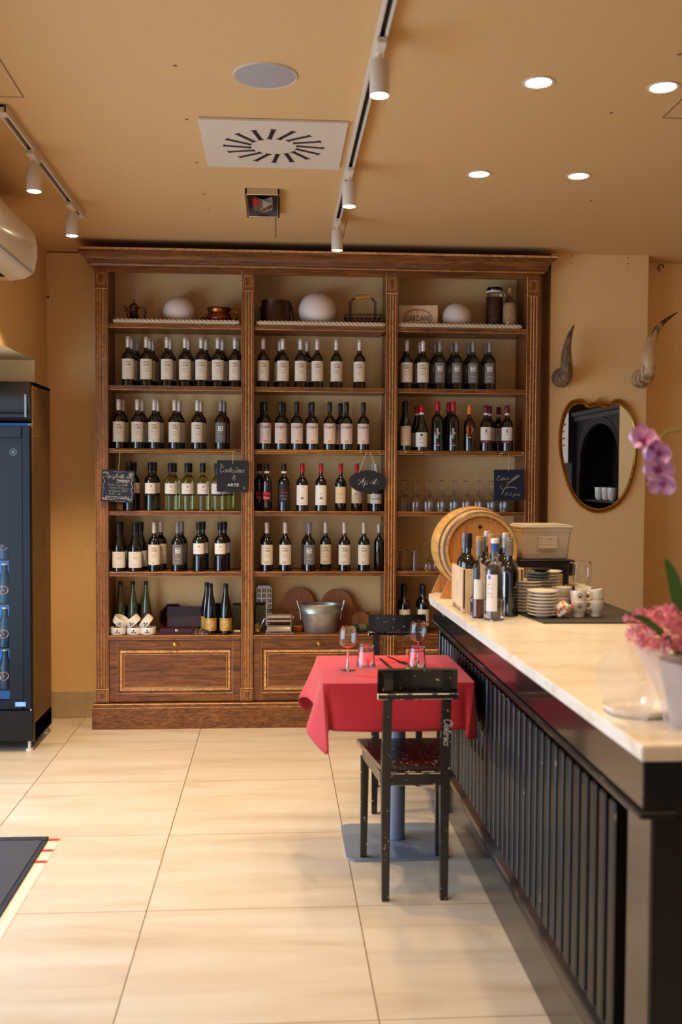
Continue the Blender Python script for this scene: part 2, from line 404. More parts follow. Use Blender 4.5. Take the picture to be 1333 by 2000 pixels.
def line2(g, f, pts, w):
    for i in range(len(pts)-1):
        (a, b), (c, d) = pts[i], pts[i+1]; L = math.hypot(c-a, d-b)
        if L < 1e-7: continue
        ex, ey = (c-a)/L*w*.25, (d-b)/L*w*.25; nx, ny = -(d-b)/L*w/2, (c-a)/L*w/2
        g.poly([f(a-ex+nx, b-ey+ny), f(a-ex-nx, b-ey-ny), f(c+ex-nx, d+ey-ny), f(c+ex+nx, d+ey+ny)])
def script(g, f, text, size, u, v, w, slant=.25, center=True, n=4):
    k = size/10; tot = sum(float(GL[c].split(';')[0]) if c in GL else 4 for c in text)*k
    x = u-tot/2 if center else u
    for c in text:
        if c in GL:
            adv, st = GL[c].split(';')
            for q in st.split('|'):
                pts = [tuple(map(float, p.split(','))) for p in q.split()]
                pts = spline(pts, n); line2(g, f, [(x+(a+b*slant)*k, v+b*k) for a, b in pts], w)
            x += float(adv)*k
        elif c == "'": line2(g, f, [(x+2.5*k, v+10*k), (x+1.6*k, v+8*k)], w); x += 2*k
        else: x += 3.5*k
_tc = {}
def text2(g, f, text, size, u, v, sx=1, bold=0):
    if text not in _tc:
        cu = bpy.data.curves.new('t', 'FONT'); cu.body = text; cu.align_x = 'CENTER'; cu.resolution_u = 2; cu.offset = bold
        o = bpy.data.objects.new('t', cu); COL.objects.link(o); dg = bpy.context.evaluated_depsgraph_get()
        me = bpy.data.meshes.new_from_object(o.evaluated_get(dg))
        _tc[text] = ([tuple(q.co[:2]) for q in me.vertices], [tuple(p.vertices) for p in me.polygons])
        bpy.data.objects.remove(o); bpy.data.curves.remove(cu); bpy.data.meshes.remove(me)
    vs, fs = _tc[text]; V = [g.bm.verts.new(f(u+a*size*sx, v+b*size)) for a, b in vs]
    for q in fs:
        try: g.bm.faces.new([V[i] for i in q]).material_index = g.mi
        except ValueError: pass
def rect2(g, f, u0, u1, v0, v1, n=1):
    g.grid([[f(u0+(u1-u0)*i/n, v) for i in range(n+1)] for v in (v0, v1)])
def disc2(g, f, u, v, r, n=20, ry=None):
    g.poly([f(u+r*math.cos(2*PI*k/n), v+(ry or r)*math.sin(2*PI*k/n)) for k in range(n)])
def ring2(g, f, u, v, r, w, n=24, ry=None):
    k_ = (ry or r)/r
    line2(g, f, [(u+r*math.cos(2*PI*k/n), v+r*k_*math.sin(2*PI*k/n)) for k in range(n+1)], w)
def scribble(g, f, u0, u1, v, h, w, seed=0):
    rnd = random.Random(seed); pts = []; x = u0; k = 0
    while x < u1:
        if rnd.random() < .13 and len(pts) > 3: line2(g, f, pts, w); pts = []; x += h*.9
        pts.append((x, v+(h if k % 2 else 0)*rnd.uniform(.5, 1.1))); x += h*rnd.uniform(.28, .5); k += 1
    if len(pts) > 1: line2(g, f, pts, w)
# ================================================================== THE ROOM
XL, YB, CZ = -1.392, 6.19, 2.85        # left wall, back wall, ceiling height
PX0, PX1, PY = 1.662, 2.265, 5.985      # pier with the mirror
XR, YF = 3.4, -2.9                      # right and front walls
struct('floor', G('floor_tile').box(-2.4, XR+.1, YF-.1, YB+.1, -.1, 0))
struct('ceiling', G('ceiling_paint').box(-2.4, XR+.1, YF-.1, YB+.1, CZ, CZ+.1))
struct('wall_back', G('wall_paint').box(XL-.1, XR+.1, YB, YB+.1, 0, CZ))
struct('wall_pier', G('wall_paint').box(PX0, PX1, PY, YB, 0, CZ))
struct('wall_right', G('wall_paint').box(XR, XR+.1, YF, YB, 0, CZ))
OY0, OY1, OZ = 1.5, 5.875, 2.155        # opening to the street door in the left wall
struct('wall_left', G('wall_paint').box(-2.05, XL, OY1, YB, 0, CZ).box(-2.05, XL, YF, OY0, 0, CZ).box(-2.05, XL, OY0, OY1, OZ, CZ))
struct('wall_front', G('wall_paint').box(-2.05, -1.3, YF-.1, YF, 0, CZ).box(2.5, XR, YF-.1, YF, 0, CZ).box(-1.3, 2.5, YF-.1, YF, 2.4, CZ))
g = G('white_metal')
for y in (OY0, 2.6, 3.7, 4.8, OY1-.05): g.box(-2.04, -1.99, y, y+.05, 0, OZ)
g.box(-2.04, -1.99, OY0, OY1, 0, .08).box(-2.04, -1.99, OY0, OY1, OZ-.06, OZ)
struct('window_1', g)
g = G('white_metal')
for x in (-1.3, -.05, 1.2, 2.44): g.box(x, x+.06, YF-.08, YF-.03, 0, 2.4)
g.box(-1.3, 2.5, YF-.08, YF-.03, 0, .1).box(-1.3, 2.5, YF-.08, YF-.03, 2.34, 2.4)
struct('window_2', g)
struct('baseboard_back', G('baseboard_stone').box(XL, -1.05, YB-.016, YB, .0, .165, .003).box(1.6, XR, YB-.016, YB, 0, .165, .003))
struct('baseboard_left', G('baseboard_stone').box(XL, XL+.014, OY1, YB, 0, .165, .003))
# cracks, hatch joints, screw holes in the plaster
g = G('crack')
def cl(pts, w=.003, z=CZ-.0012):
    for i in range(len(pts)-1):
        a, b = Vector(pts[i]), Vector(pts[i+1]); d = (b-a).normalized(); n = Vector((-d.y, d.x))*w/2
        q = [(a+n), (b+n), (b-n), (a-n)]; g.poly([(p.x, p.y, z) for p in q])
cl([(-.005, 5.29), (-.005, 5.72)], .004); cl([(.37, 5.30), (.376, 5.70)], .003); cl([(-.005, 5.72), (.2, 5.71)], .0015)
cl([(-.908, 3.69), (-.896, 3.0)], .004); cl([(-.908, 3.69), (-1.2, 3.69)], .004)
cl([(1.447, 3.705), (1.44, 3.3)], .004); cl([(1.447, 3.705), (1.9, 3.70)], .004)
for px, py in ((342, 128), (365, 233), (384, 317), (399, 379), (407, 410), (1328, 106), (1195, 220), (1155, 392)):
    p = at(px, py, Z=CZ); g.poly([(p.x-.006, p.y-.006, CZ-.001), (p.x-.006, p.y+.006, CZ-.001), (p.x+.006, p.y+.006, CZ-.001), (p.x+.006, p.y-.006, CZ-.001)])
struct('trim_1', g)
g = G('crack')
for px, py, r in ((94, 580, .006), (104, 579, .002), (102, 588, .002), (95, 568, .002), (93, 550, .0025), (94, 600, .002), (92, 720, .0015)):
    p = at(px, py, Y=YB-.002); g.box(p.x-r, p.x+r, YB-.0015, YB-.0003, p.z-r*1.3, p.z+r*1.3)
g.box(-1.39, -1.14, YB-.0016, YB-.0003, CZ-.009, CZ-.002)
for px, py in ((1118, 500), (1118, 514), (1228, 503), (1228, 515)):
    p = at(px, py, Y=PY); g.box(p.x-.004, p.x+.004, PY-.001, PY-.0002, p.z-.003, p.z+.003)
struct('trim_2', g)
p = at(1289, 524, Y=YB)
tag(G('iron').tube([p+Vector((.018*math.cos(a), -.02-.01*math.sin(a), .018*math.sin(a))) for a in [i*.5 for i in range(11)]], .003, 6).tube([p+Vector((0, -.02, 0)), p], .003, 6).build('wall_hook'), 'small dark metal hook screwed high into the recessed wall right of the pier', 'hook')
# ------------------------------------------------------------------ ceiling fixtures
def track(name, x, y0, y1, label, rec):
    t = thing(name, label, 'lighting track', (x, y0, CZ), group=None)
    g = G('white_metal'); L = y1-y0
    g.box(-.0175, -.0085, 0, L, -.032, 0, .001).box(.0085, .0175, 0, L, -.032, 0, .001).box(-.0085, .0085, 0, L, -.012, 0)
    g.build('track_rail', t)
    G('dark_slot').box(-.0085, .0085, .05, L-.05, -.0145, -.0125).build('track_slot', t)
    e = G('white_metal').box(-.018, .018, 0, .05, -.034, 0, .002); e.build('end_cap', t)
    e = G('white_metal').box(-.018, .018, L-.05, L, -.034, 0, .002); e.build('end_cap', t)
    return t
track('lighting_track', -1.005, 3.76, 5.26, 'short white ceiling track above the air conditioner side, left of the vent', 0)
track('lighting_track', .315, -1.2, 5.36, 'long white ceiling track running past the vent towards the shelving', 0)
def track_lamp(label):
    t = thing('track_spotlight', label, 'spotlight', (0, 0, 0))
    G('white_metal').box(-.0165, .0165, -.075, .05, -.022, 0, .003).build('adapter', t)
    G('white_metal').tube([(0, 0, -.02), (0, 0, -.05)], .0075, 12).build('swivel_joint', t)
    b = G('white_metal').lathe([(.030, -.15), (.0305, -.149), (.0305, -.052), (.028, -.046), (.012, -.044)], 28, cap=False)
    b.lathe([(.030, -.15), (.027, -.148), (.027, -.138)], 28, cap=False)
    b.build('lamp_housing', t)
    G('lamp_glow').lathe([(.0269, -.1495), (.0001, -.1495)], 24, cap=False).build('lamp_lens', t)
    return t
LAMPS = [(-1.005, 4.25, 'white track spotlight, nearer of the two on the short left track'),
         (-1.005, 5.02, 'white track spotlight, farther of the two on the short left track'),
         (.315, 3.10, 'white track spotlight nearest the camera, beside the round ceiling speaker'),
         (.315, 4.37, 'white track spotlight beside the corner of the square vent'),
         (.315, 5.22, 'white track spotlight at the far end of the long track, over the shelving'),
         (.315, 1.9, 'added unseen track spotlight on the long track above the near end of the room'),  # this lamp and the next are out of view, added for their light
         (.315, .6, 'added unseen track spotlight on the long track above the viewer')]
proto = None
for x, y, lab in LAMPS:
    if proto is None: proto = track_lamp(lab); proto.location = (x, y, CZ-.03)
    else: dup(proto, (x, y, CZ-.03), 0, lab)
    spot_light((x, y, CZ-.185), TRACK_W*(3.1 if x < 0 else 1.4 if y > 5 else 1))
def downlight(label):
    t = thing('recessed_downlight', label, 'ceiling light', (0, 0, 0), group=None)
    G('white_metal').lathe([(.042, .0), (.046, -.0035), (.055, -.003), (.0555, .0)], 36, cap=False).build('trim_ring', t)
    G('lamp_glow').lathe([(.042, -.0012), (.0001, -.0012)], 32, cap=False).build('light_lens', t)
    return t
proto = None
DL = [(.894, 3.41, 'recessed round downlight above the counter, front row nearest the long track'), (1.334, 3.417, 'recessed round downlight, front row at the right edge of the ceiling'),
      (.902, 4.45, 'recessed round downlight, back row nearer the shelving cornice'), (1.352, 4.44, 'small-looking recessed downlight, back row right, above the mirror'),
      (.894, 2.37, 'added unseen downlight over the near end of the counter'), (1.334, 2.37, 'added unseen downlight behind the near end of the counter'),  # downlights from this line on are unseen copies, added to light the room
      (.894, 1.2, 'added unseen downlight right above the viewer'), 
      (-.6, 1.6, 'added unseen downlight over the entrance aisle'), (-.6, .2, 'added unseen downlight behind the viewer')]
for x, y, lab in DL:
    if proto is None: proto = downlight(lab); proto.location = (x, y, CZ-.0005)
    else: dup(proto, (x, y, CZ-.0005), 0, lab)
    spot_light((x, y, CZ-.01), DOWN_W, 84, .6)
g = G('speaker_cloth').lathe([(.104, -.004), (.06, -.007), (.0001, -.008)], 48, cap=False)
t = thing('ceiling_speaker', 'round flush grey-white speaker grille in the ceiling in front of the vent', 'speaker', (-.040, 3.424, CZ-.0005))
g.build('speaker_grille', t)
G('white_metal').lathe([(.104, -.004), (.107, -.005), (.109, 0)], 48, cap=False).build('rim', t)
# square swirl vent
t = thing('ceiling_vent', 'square white swirl air diffuser with a wheel of dark slots', 'vent', (-.013, 4.118, CZ-.0005))
H = .285
G('white_metal').box(-H, H, -H, H, -.012, 0, .002).build('vent_plate', t)
for k in range(16):
    a = 2*PI*k/16+.12; g = G('dark_slot')
    M = Matrix.Rotation(a, 4, 'Z')@Matrix.Translation((.145, .032, -.0128))@Matrix.Rotation(.42, 4, 'Z')
    g.box(-.055, .055, -.0085, .0085, -.0006, .0006, M=M)
    g.box(-.057, -.051, -.012, .012, -.0008, .0008, M=M).box(.051, .057, -.012, .012, -.0008, .0008, M=M)
    g.build('vent_slot', t)
g = G('dark_slot')
for x in (-.19, .19): g.lathe([(.003, -.0128), (.0001, -.013)], 10, Matrix.Translation((x, -.275, 0)))
g.bm.free()
# emergency light: mirrored recessed box
t = thing('emergency_light', 'small chrome square ceiling light with mirrored reflector near the cornice', 'emergency light', (-.068, 4.965, CZ-.0005))
H = .083; g = G('chrome')
g.box(-H, H, -.21, -.195, -.03, 0, .002).box(-H, H, .195, .21, -.03, 0, .002).box(-H, -H+.012, -.21, .21, -.03, 0, .002).box(H-.012, H, -.21, .21, -.03, 0, .002)
g.build('bezel', t)
G('copper_dark').box(-H+.01, H-.01, -.2, .2, -.012, -.008).build('backing', t)
g = G('chrome'); g.grid([[(-.045, -.12, -.014), (0, -.12, -.028), (.045, -.12, -.014)], [(-.05, 0, -.014), (0, 0, -.04), (.05, 0, -.014)], [(-.045, .12, -.014), (0, .12, -.028), (.045, .12, -.014)]])
g.build('reflector', t, smooth=0)
G('capsule_red').box(-.04, -.012, -.10, .02, -.032, -.03, M=Matrix.Rotation(.3, 4, 'Y')).build('red_marker', t)
# ------------------------------------------------------------------ air conditioner
AY0, AY1 = 3.9, 5.0
t = thing('air_conditioner', 'white glossy split air conditioner mounted high on the left wall', 'air conditioner', (XL, AY1, 2.44))
prof = [(0, .0), (.10, .0), (.165, .012), (.205, .038), (.214, .062), (.222, .11), (.222, .17), (.214, .225), (.19, .262), (.15, .282), (.08, .29), (0, .29)]
g = G('white_plastic'); g.prism(prof, lambda u, v, w: Vector((u+.001, -w, v)), AY1-AY0)
bmesh.ops.bevel(g.bm, geom=[e for e in g.bm.edges if abs(e.verts[0].co.y-e.verts[1].co.y) < 1e-5 and abs(e.verts[0].co.y) < 1e-5 and max(e.verts[0].co.x, e.verts[1].co.x) > .11], offset=.012, segments=3, affect='EDGES')
g.build('case', t, smooth=50)
G('ribbon_grey').box(.196, .2095, -(AY1-AY0)+.02, -.012, .034, .0385).build('front_seam', t)
g = G('white_metal').box(.085, .195, -(AY1-AY0)+.04, -.13, .001, .006, .001, M=Matrix.Rotation(-.18, 4, 'Y')@Matrix.Translation((0, 0, -.008)))
g.build('louvre_flap', t)
G('dark_slot').box(.075, .10, -(AY1-AY0)+.04, -.12, -.002, .001).box(.04, .055, -.22, -.08, -.002, .001).build('air_outlet', t)
# ------------------------------------------------------------------ fridge
FX0, FX1, FY0, FY1 = -1.96, -1.30, 5.42, 5.845
t = thing('display_fridge', 'tall black glass-door drinks fridge standing at the left edge', 'fridge', (FX1, FY0, 0))
def fb(*m): return G(*m)
g = fb('fridge_side_lit').box(FX1-.02, FX1, FY0+.02, FY1, .05, 1.99, .002).box(FX0, FX0+.02, FY0+.02, FY1, .05, 1.99)
g.m('fridge_black').box(FX0+.02, FX1-.02, FY1-.03, FY1, .05, 1.99).box(FX0, FX1, FY0+.02, FY1, 1.97, 1.992, .002).box(FX0, FX1, FY0+.03, FY1, .05, .15)
body = g.build('cabinet_body', t, world=True)
# faint outlined star and lettering along the side panel
g = G('fridge_line'); f = lambda u, v: Vector((FX1+.0008, FY0+.22+v, u))      # u runs up the panel, v to the back
star = [(1.86, .0), (1.715, .045), (1.70, .16), (1.60, .055), (1.43, .10), (1.52, 0), (1.43, -.11), (1.60, -.06), (1.70, -.17), (1.715, -.045)]
line2(g, f, star+[star[0]], .0035)
f2 = lambda u, v: Vector((FX1+.0008, FY0+.24-v, .26+u))
script(g, f2, 'Gioia', .001, 0, 0, .0001) if False else None
text2(g, f2, 'Birra Moretti', .175, .56, -.06)
side_mark = g.build('side_lettering', t, world=True)
# outlined effect: panel-coloured inner letters
g = G('fridge_side_lit'); f3 = lambda u, v: Vector((FX1+.0012, FY0+.24-v, .26+u)); 
_tc.clear(); text2(g, f3, 'Birra Moretti', .175, .56, -.06, bold=-.012); g.build('side_lettering_fill', t, world=True); _tc.clear()
# header
g = fb('fridge_black'); prof = [(0, 0), (.0, .01), (-.03, .05), (-.045, .12), (-.04, .18), (-.02, .215), (0, .222)]
g.prism([(FY0+.02+a, 1.77+b) for a, b in prof], lambda u, v, w: Vector((FX0+w, u, v)), FX1-FX0-.006)
g.build('header_canopy', t, world=True)
g = G('fridge_tint').box(FX1-.30, FX1-.02, FY0-.027, FY0-.025, 1.80, 1.815).m('ceramic_blue').box(FX1-.032, FX1-.022, FY0-.03, FY0-.028, 1.80, 1.92)
g.build('header_strip', t, world=True)
# door frame, tinted glass with rounded window, shelves, bottles
d = fb('fridge_frame').box(FX1-.05, FX1-.006, FY0-.02, FY0+.02, .235, 1.755, .004).box(FX0, FX0+.05, FY0-.02, FY0+.02, .235, 1.755, .004).box(FX0+.05, FX1-.05, FY0-.02, FY0+.02, 1.69, 1.755, .004).box(FX0+.05, FX1-.05, FY0-.02, FY0+.02, .235, .285, .004).build('door', t, world=True)
def rrect(x0, x1, z0, z1, r, n=6):
    o = []
    for cx, cz, a0 in ((x1-r, z1-r, 0), (x0+r, z1-r, PI/2), (x0+r, z0+r, PI), (x1-r, z0+r, 1.5*PI)):
        for k in range(n+1): o.append((cx+r*math.cos(a0+PI/2*k/n), cz+r*math.sin(a0+PI/2*k/n)))
    return o
wx1 = at(19, 1300, Y=FY0).x; wz1 = at(10, 1062, Y=FY0).z; wz0 = at(10, 1382, Y=FY0).z
x0, x1, z0, z1 = FX0+.05, FX1-.05, .285, 1.69; wx0 = FX0+.12; cr_ = .045
g = G('fridge_tint').box(x0, wx0, FY0-.006, FY0-.002, z0, z1).box(wx1, x1, FY0-.006, FY0-.002, z0, z1).box(wx0, wx1, FY0-.006, FY0-.002, wz1, z1).box(wx0, wx1, FY0-.006, FY0-.002, z0, wz0)
for X_, Z_, sx_, sz_ in ((wx1, wz1, -1, -1), (wx1, wz0, -1, 1), (wx0, wz1, 1, -1), (wx0, wz0, 1, 1)):
    cxx, czz = X_+sx_*cr_, Z_+sz_*cr_
    pts = [(X_, Z_)]+[(cxx-sx_*cr_*math.cos(q), czz-sz_*cr_*math.sin(q)) for q in [PI/2*k/8 for k in range(9)]]
    g.prism(pts, lambda u, v, w: Vector((u, FY0-.006+w, v)), .004)
pn = g.build('tinted_panel', d, smooth=0); pn.data.transform(Matrix.Translation(-t.location))
g = G('pane').box(FX0+.06, wx1+.02, FY0+.004, FY0+.008, wz0-.01, wz1+.01); gl = g.build('window_glass', d); gl.data.transform(Matrix.Translation(-t.location))
g = G('ink_gold')
ff = lambda u, v: Vector((FX1-.098+u, FY0-.0068, 1.615+v))
g.m('ceramic_blue'); ring2(g, ff, 0, 0, .018, .002); ring2(g, ff, 0, 0, .012, .0015); disc2(g, ff, 0, 0, .006)
em = g.build('etched_emblem', t, world=True)
g = G('ink_gold').m('fridge_glow').box(FX1-.092, FX1-.036, FY0-.0225, FY0-.0205, .252, .276); 
ff = lambda u, v: Vector((FX1-.064+u, FY0-.0232, .264+v)); g.m('ceramic'); ring2(g, ff, 0, 0, .022, .0015, ry=.008); text2(g, ff, 'FRIGOGLASS', .008, 0, -.003)
g.build('maker_plate', t, world=True)
g = fb('fridge_black').box(FX0+.004, FX1-.004, FY0-.01, FY0+.02, .06, .228, .003)
g.m('dark_slot')
for z, xe in ((.2, -.05), (.175, -.065), (.105, -.03), (.08, -.05)): g.box(FX0+.05, FX1+xe, FY0-.0115, FY0-.0095, z, z+.005)
g.box(FX1-.05, FX1-.042, FY0-.0115, FY0-.0095, .19, .198).box(FX1-.05, FX1-.042, FY0-.0115, FY0-.0095, .082, .09)
g.build('lower_grille', t, world=True)
for y in (FY0+.03, FY1-.04):
    G('white_plastic').lathe([(.02, 0), (.02, .012), (.009, .014), (.009, .052)], 14, Matrix.Translation((FX1-.03, y, 0))).build('levelling_foot', t, world=True)
for z in (1.762, .232): G('chrome').lathe([(.006, 0), (.006, .008)], 10, Matrix.Translation((FX1-.012, FY0-.012, z-.004))).build('hinge_pin', t, world=True)
g = fb('fridge_glow').box(FX0+.03, FX1-.03, FY1-.036, FY1-.033, .2, 1.9).m('fridge_inner')
g.build('interior_light', t, world=True)
SHZ = [.33, .56, .80, 1.04]
for z in SHZ: G('fridge_inner').box(FX0+.03, FX1-.03, FY0+.06, FY1-.04, z-.012, z-.006).build('wire_shelf', t, world=True)
bt = None
FBL = [(.80+.0, 'cream'), (.56, 'red'), (.33, 'white'), (1.04, 'plain')]
n_ = 0
for z in SHZ:
    for i, x in enumerate((-1.475, -1.555, -1.64)):
        nm = {1.04: 'top', .80: 'upper middle', .56: 'lower middle', .33: 'bottom'}[z]; ps = ('rightmost', 'middle', 'leftmost')[i]
        lab = '%s dark beer bottle with round badge on the fridge %s shelf' % (ps, nm)
        if bt is None:
            bt = thing('beer_bottle', lab, 'bottle', (x, FY0+.10, z-.0055), group='beer bottles in the fridge'); bt.scale = (1.22, 1.22, 1)
            G('bottle_blue').lathe([(.028, 0), (.031, .004), (.031, .12), (.024, .15), (.013, .175), (.0125, .215)], 20).build('bottle_body', bt)
            g = G('paper_white'); ff = lambda u, v: Vector((.0316*math.sin(u/.0316), -.0316*math.cos(u/.0316), v)); disc2(g, ff, 0, .075, .024)
            g.m('ink_red'); f5 = lambda u, v: Vector((.032*math.sin(u/.032), -.032*math.cos(u/.032), v)); ring2(g, f5, 0, .075, .019, .003); g.m('ink_soft'); disc2(g, f5, 0, .074, .008)
            g.build('round_label', bt)
            G('ceramic').lathe([(.014, .209), (.014, .217), (.010, .219)], 16).build('crown_cap', bt)
        else: dup(bt, (x, FY0+.10, z-.0055), 0, lab, scale=(1.22, 1.22, 1))
# ================================================================== THE SHELVING
CY = 5.90; CB = 6.175
cab = thing('wine_shelving', 'tall stained wooden wine shelving in three bays with cornice, drawers and fluted pilasters', 'shelving', (0, CY, 0))
PIL = [(-1.053, -.980), (-.203, -.131), (.649, .719), (1.496, 1.568)]
BAY = [(-.980, -.203), (-.131, .649), (.719, 1.496)]
for i, (a, b) in enumerate(PIL):
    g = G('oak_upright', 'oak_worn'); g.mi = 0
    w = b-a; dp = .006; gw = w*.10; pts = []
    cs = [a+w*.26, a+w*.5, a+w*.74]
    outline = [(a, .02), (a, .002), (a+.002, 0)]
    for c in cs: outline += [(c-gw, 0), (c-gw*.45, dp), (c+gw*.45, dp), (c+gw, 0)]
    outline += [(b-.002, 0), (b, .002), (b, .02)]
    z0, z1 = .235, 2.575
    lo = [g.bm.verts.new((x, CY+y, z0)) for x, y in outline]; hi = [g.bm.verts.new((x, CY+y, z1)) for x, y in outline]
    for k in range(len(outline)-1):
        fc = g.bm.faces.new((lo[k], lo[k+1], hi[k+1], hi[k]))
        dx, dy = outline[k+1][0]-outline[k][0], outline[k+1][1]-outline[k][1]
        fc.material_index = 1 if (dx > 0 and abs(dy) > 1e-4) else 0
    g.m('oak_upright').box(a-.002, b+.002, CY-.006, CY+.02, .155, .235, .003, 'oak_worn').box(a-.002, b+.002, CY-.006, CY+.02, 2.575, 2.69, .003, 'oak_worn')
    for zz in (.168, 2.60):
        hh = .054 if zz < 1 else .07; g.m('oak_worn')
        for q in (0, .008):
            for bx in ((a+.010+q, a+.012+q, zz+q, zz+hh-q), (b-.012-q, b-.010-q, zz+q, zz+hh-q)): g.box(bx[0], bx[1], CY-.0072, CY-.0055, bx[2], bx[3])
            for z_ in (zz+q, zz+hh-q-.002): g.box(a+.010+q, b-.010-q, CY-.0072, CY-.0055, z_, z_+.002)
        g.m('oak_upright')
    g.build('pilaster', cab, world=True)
    g = G('oak_upright'); x0, x1 = (a+.005, a+.03) if i == 3 else ((b-.03, b-.005) if i == 0 else (a+.006, b-.006))
    if i == 0: x0, x1 = a+.03, b-.001
    if i == 3: x0, x1 = a+.001, b-.03
    g.box(x0, x1, CY+.02, CB, .15, 2.735)
    g.m('dark_slot')
    for z in [.62+.032*k*1.6 for k in range(42)]:
        for xx, s in ((x0, -1), (x1, 1)):
            for y in (CY+.075, CY+.20):
                g.box(min(xx, xx+s*.0008), max(xx, xx+s*.0008), y-.004, y+.004, z-.004, z+.004)
    g.build('upright_panel', cab, world=True)
    if i == 0: G('oak_upright').box(a, a+.03, CY+.02, CB, .15, 2.735).build('side_panel', cab, world=True)
    if i == 3: G('oak_upright').box(b-.03, b, CY+.02, CB, .15, 2.735).build('side_panel', cab, world=True)
SHT = [2.382, 2.020, 1.651, 1.285, .925]; SHH = .026
for bi, (a, b) in enumerate(BAY):
    x0 = a+(.008 if bi else 0); x1 = b-(.008 if bi < 2 else 0)
    for z in SHT:
        G('oak_across').box(x0-.006, x1+.006, CY+.018, CB, z-SHH, z, .0025, 'oak_worn').build('shelf', cab, world=True)
    G('oak_across').box(x0-.006, x1+.006, CY+.004, CB, .523, .549, .0025, 'oak_worn').build('worktop_shelf', cab, world=True)
    # drop-front drawer with a moulded panel
    dx0, dx1, dz0, dz1 = a+.003, b-.003, .157, .520
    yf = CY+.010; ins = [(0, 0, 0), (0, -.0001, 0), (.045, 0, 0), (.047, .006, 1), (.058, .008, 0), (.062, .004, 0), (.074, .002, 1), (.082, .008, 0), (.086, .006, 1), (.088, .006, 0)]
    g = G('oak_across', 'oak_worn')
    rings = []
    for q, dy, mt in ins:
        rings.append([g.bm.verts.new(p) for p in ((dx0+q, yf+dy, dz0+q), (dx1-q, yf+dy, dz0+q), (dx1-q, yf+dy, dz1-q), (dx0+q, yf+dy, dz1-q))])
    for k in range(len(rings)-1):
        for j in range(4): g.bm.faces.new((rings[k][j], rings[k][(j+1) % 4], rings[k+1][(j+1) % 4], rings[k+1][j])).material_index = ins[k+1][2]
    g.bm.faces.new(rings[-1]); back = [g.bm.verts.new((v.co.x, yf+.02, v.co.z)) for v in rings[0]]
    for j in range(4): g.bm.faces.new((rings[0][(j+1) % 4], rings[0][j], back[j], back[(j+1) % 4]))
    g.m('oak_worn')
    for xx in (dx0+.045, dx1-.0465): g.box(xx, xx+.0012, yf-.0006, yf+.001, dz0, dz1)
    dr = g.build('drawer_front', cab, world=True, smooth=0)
    k = G('brass').lathe([(.005, 0), (.005, .012), (.011, .016), (.013, .022), (.011, .028), (.004, .031)], 18, Matrix.Translation(((dx0+dx1)/2+.002, yf+.002, .499))@Matrix.Rotation(PI/2, 4, 'X'))
    kb = k.build('knob', dr); kb.data.transform(Matrix.Translation(-cab.location))
    # back-board behind the drawer
    G('oak_across').box(a, b, CY+.04, CB, .15, .17).build('drawer_floor', cab, world=True)
def run(prof, z_first=True):
    """moulding mitred round the front and both ends; prof (d, z)"""
    a, b = PIL[0][0], PIL[3][1]
    rows = []
    for d, z in prof: rows.append([(a-d, CB, z), (a-d, CY-d, z), (b+d, CY-d, z), (b+d, min(CB, PY-.004) if d > .08 else CB-.001, z)])
    return rows
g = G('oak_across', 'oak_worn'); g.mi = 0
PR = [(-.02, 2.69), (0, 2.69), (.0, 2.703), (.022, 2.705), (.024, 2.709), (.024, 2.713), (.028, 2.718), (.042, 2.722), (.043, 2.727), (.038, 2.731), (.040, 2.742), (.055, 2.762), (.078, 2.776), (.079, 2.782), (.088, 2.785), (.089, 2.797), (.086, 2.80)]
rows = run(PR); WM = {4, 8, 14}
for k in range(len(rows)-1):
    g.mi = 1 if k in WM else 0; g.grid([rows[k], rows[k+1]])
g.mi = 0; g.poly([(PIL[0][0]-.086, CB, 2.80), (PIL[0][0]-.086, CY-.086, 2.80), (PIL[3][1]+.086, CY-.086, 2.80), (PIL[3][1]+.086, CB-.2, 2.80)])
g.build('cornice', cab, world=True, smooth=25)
G('oak_across').box(PIL[0][0]+.002, PIL[3][1]-.002, CY+.018, CB, 2.735, 2.755).box(PIL[0][1], PIL[3][0], CY+.004, CY+.02, 2.675, 2.74).build('top_board', cab, world=True)
g = G('oak_plinth', 'oak_worn'); g.mi = 0
a, b = PIL[0][0]-.02, PIL[3][1]+.02; dd = .03
g.box(a, b, CY-dd, CY+.02, 0, .128, .002, 'oak_worn').box(a, a+.02, CY, CB, 0, .128).box(b-.02, b, CY, CB, 0, .128)
g.m('oak_plinth').box(a+.004, b-.004, CY-dd+.005, CY+.05, .128, .15, .004, 'oak_worn')
g.build('plinth', cab, world=True)
# brass gallery rails under the third shelf line
for bi, (p0, p1, q0, q1) in enumerate(((222, 461, 260, 425), (504, 742, 545, 706), (793, 1023, 825, 983))):
    xa, xb = at(p0, 882, Y=CY).x, at(p1, 882, Y=CY).x; z = 1.640
    g = G('brass').tube([(xa, CY+.004, z), (xb, CY+.004, z)], .0045, 10)
    for xe in (xa, xb): g.sphere((xe, CY+.004, z), .0075, 10, 8)
    for q in (q0, q1):
        xq = at(q, 882, Y=CY).x; g.tube([(xq, CY+.004, z), (xq, CY+.02, z)], .0045, 8); g.sphere((xq, CY+.004, z), .0085, 10, 8)
    g.build('brass_rail', cab, world=True)
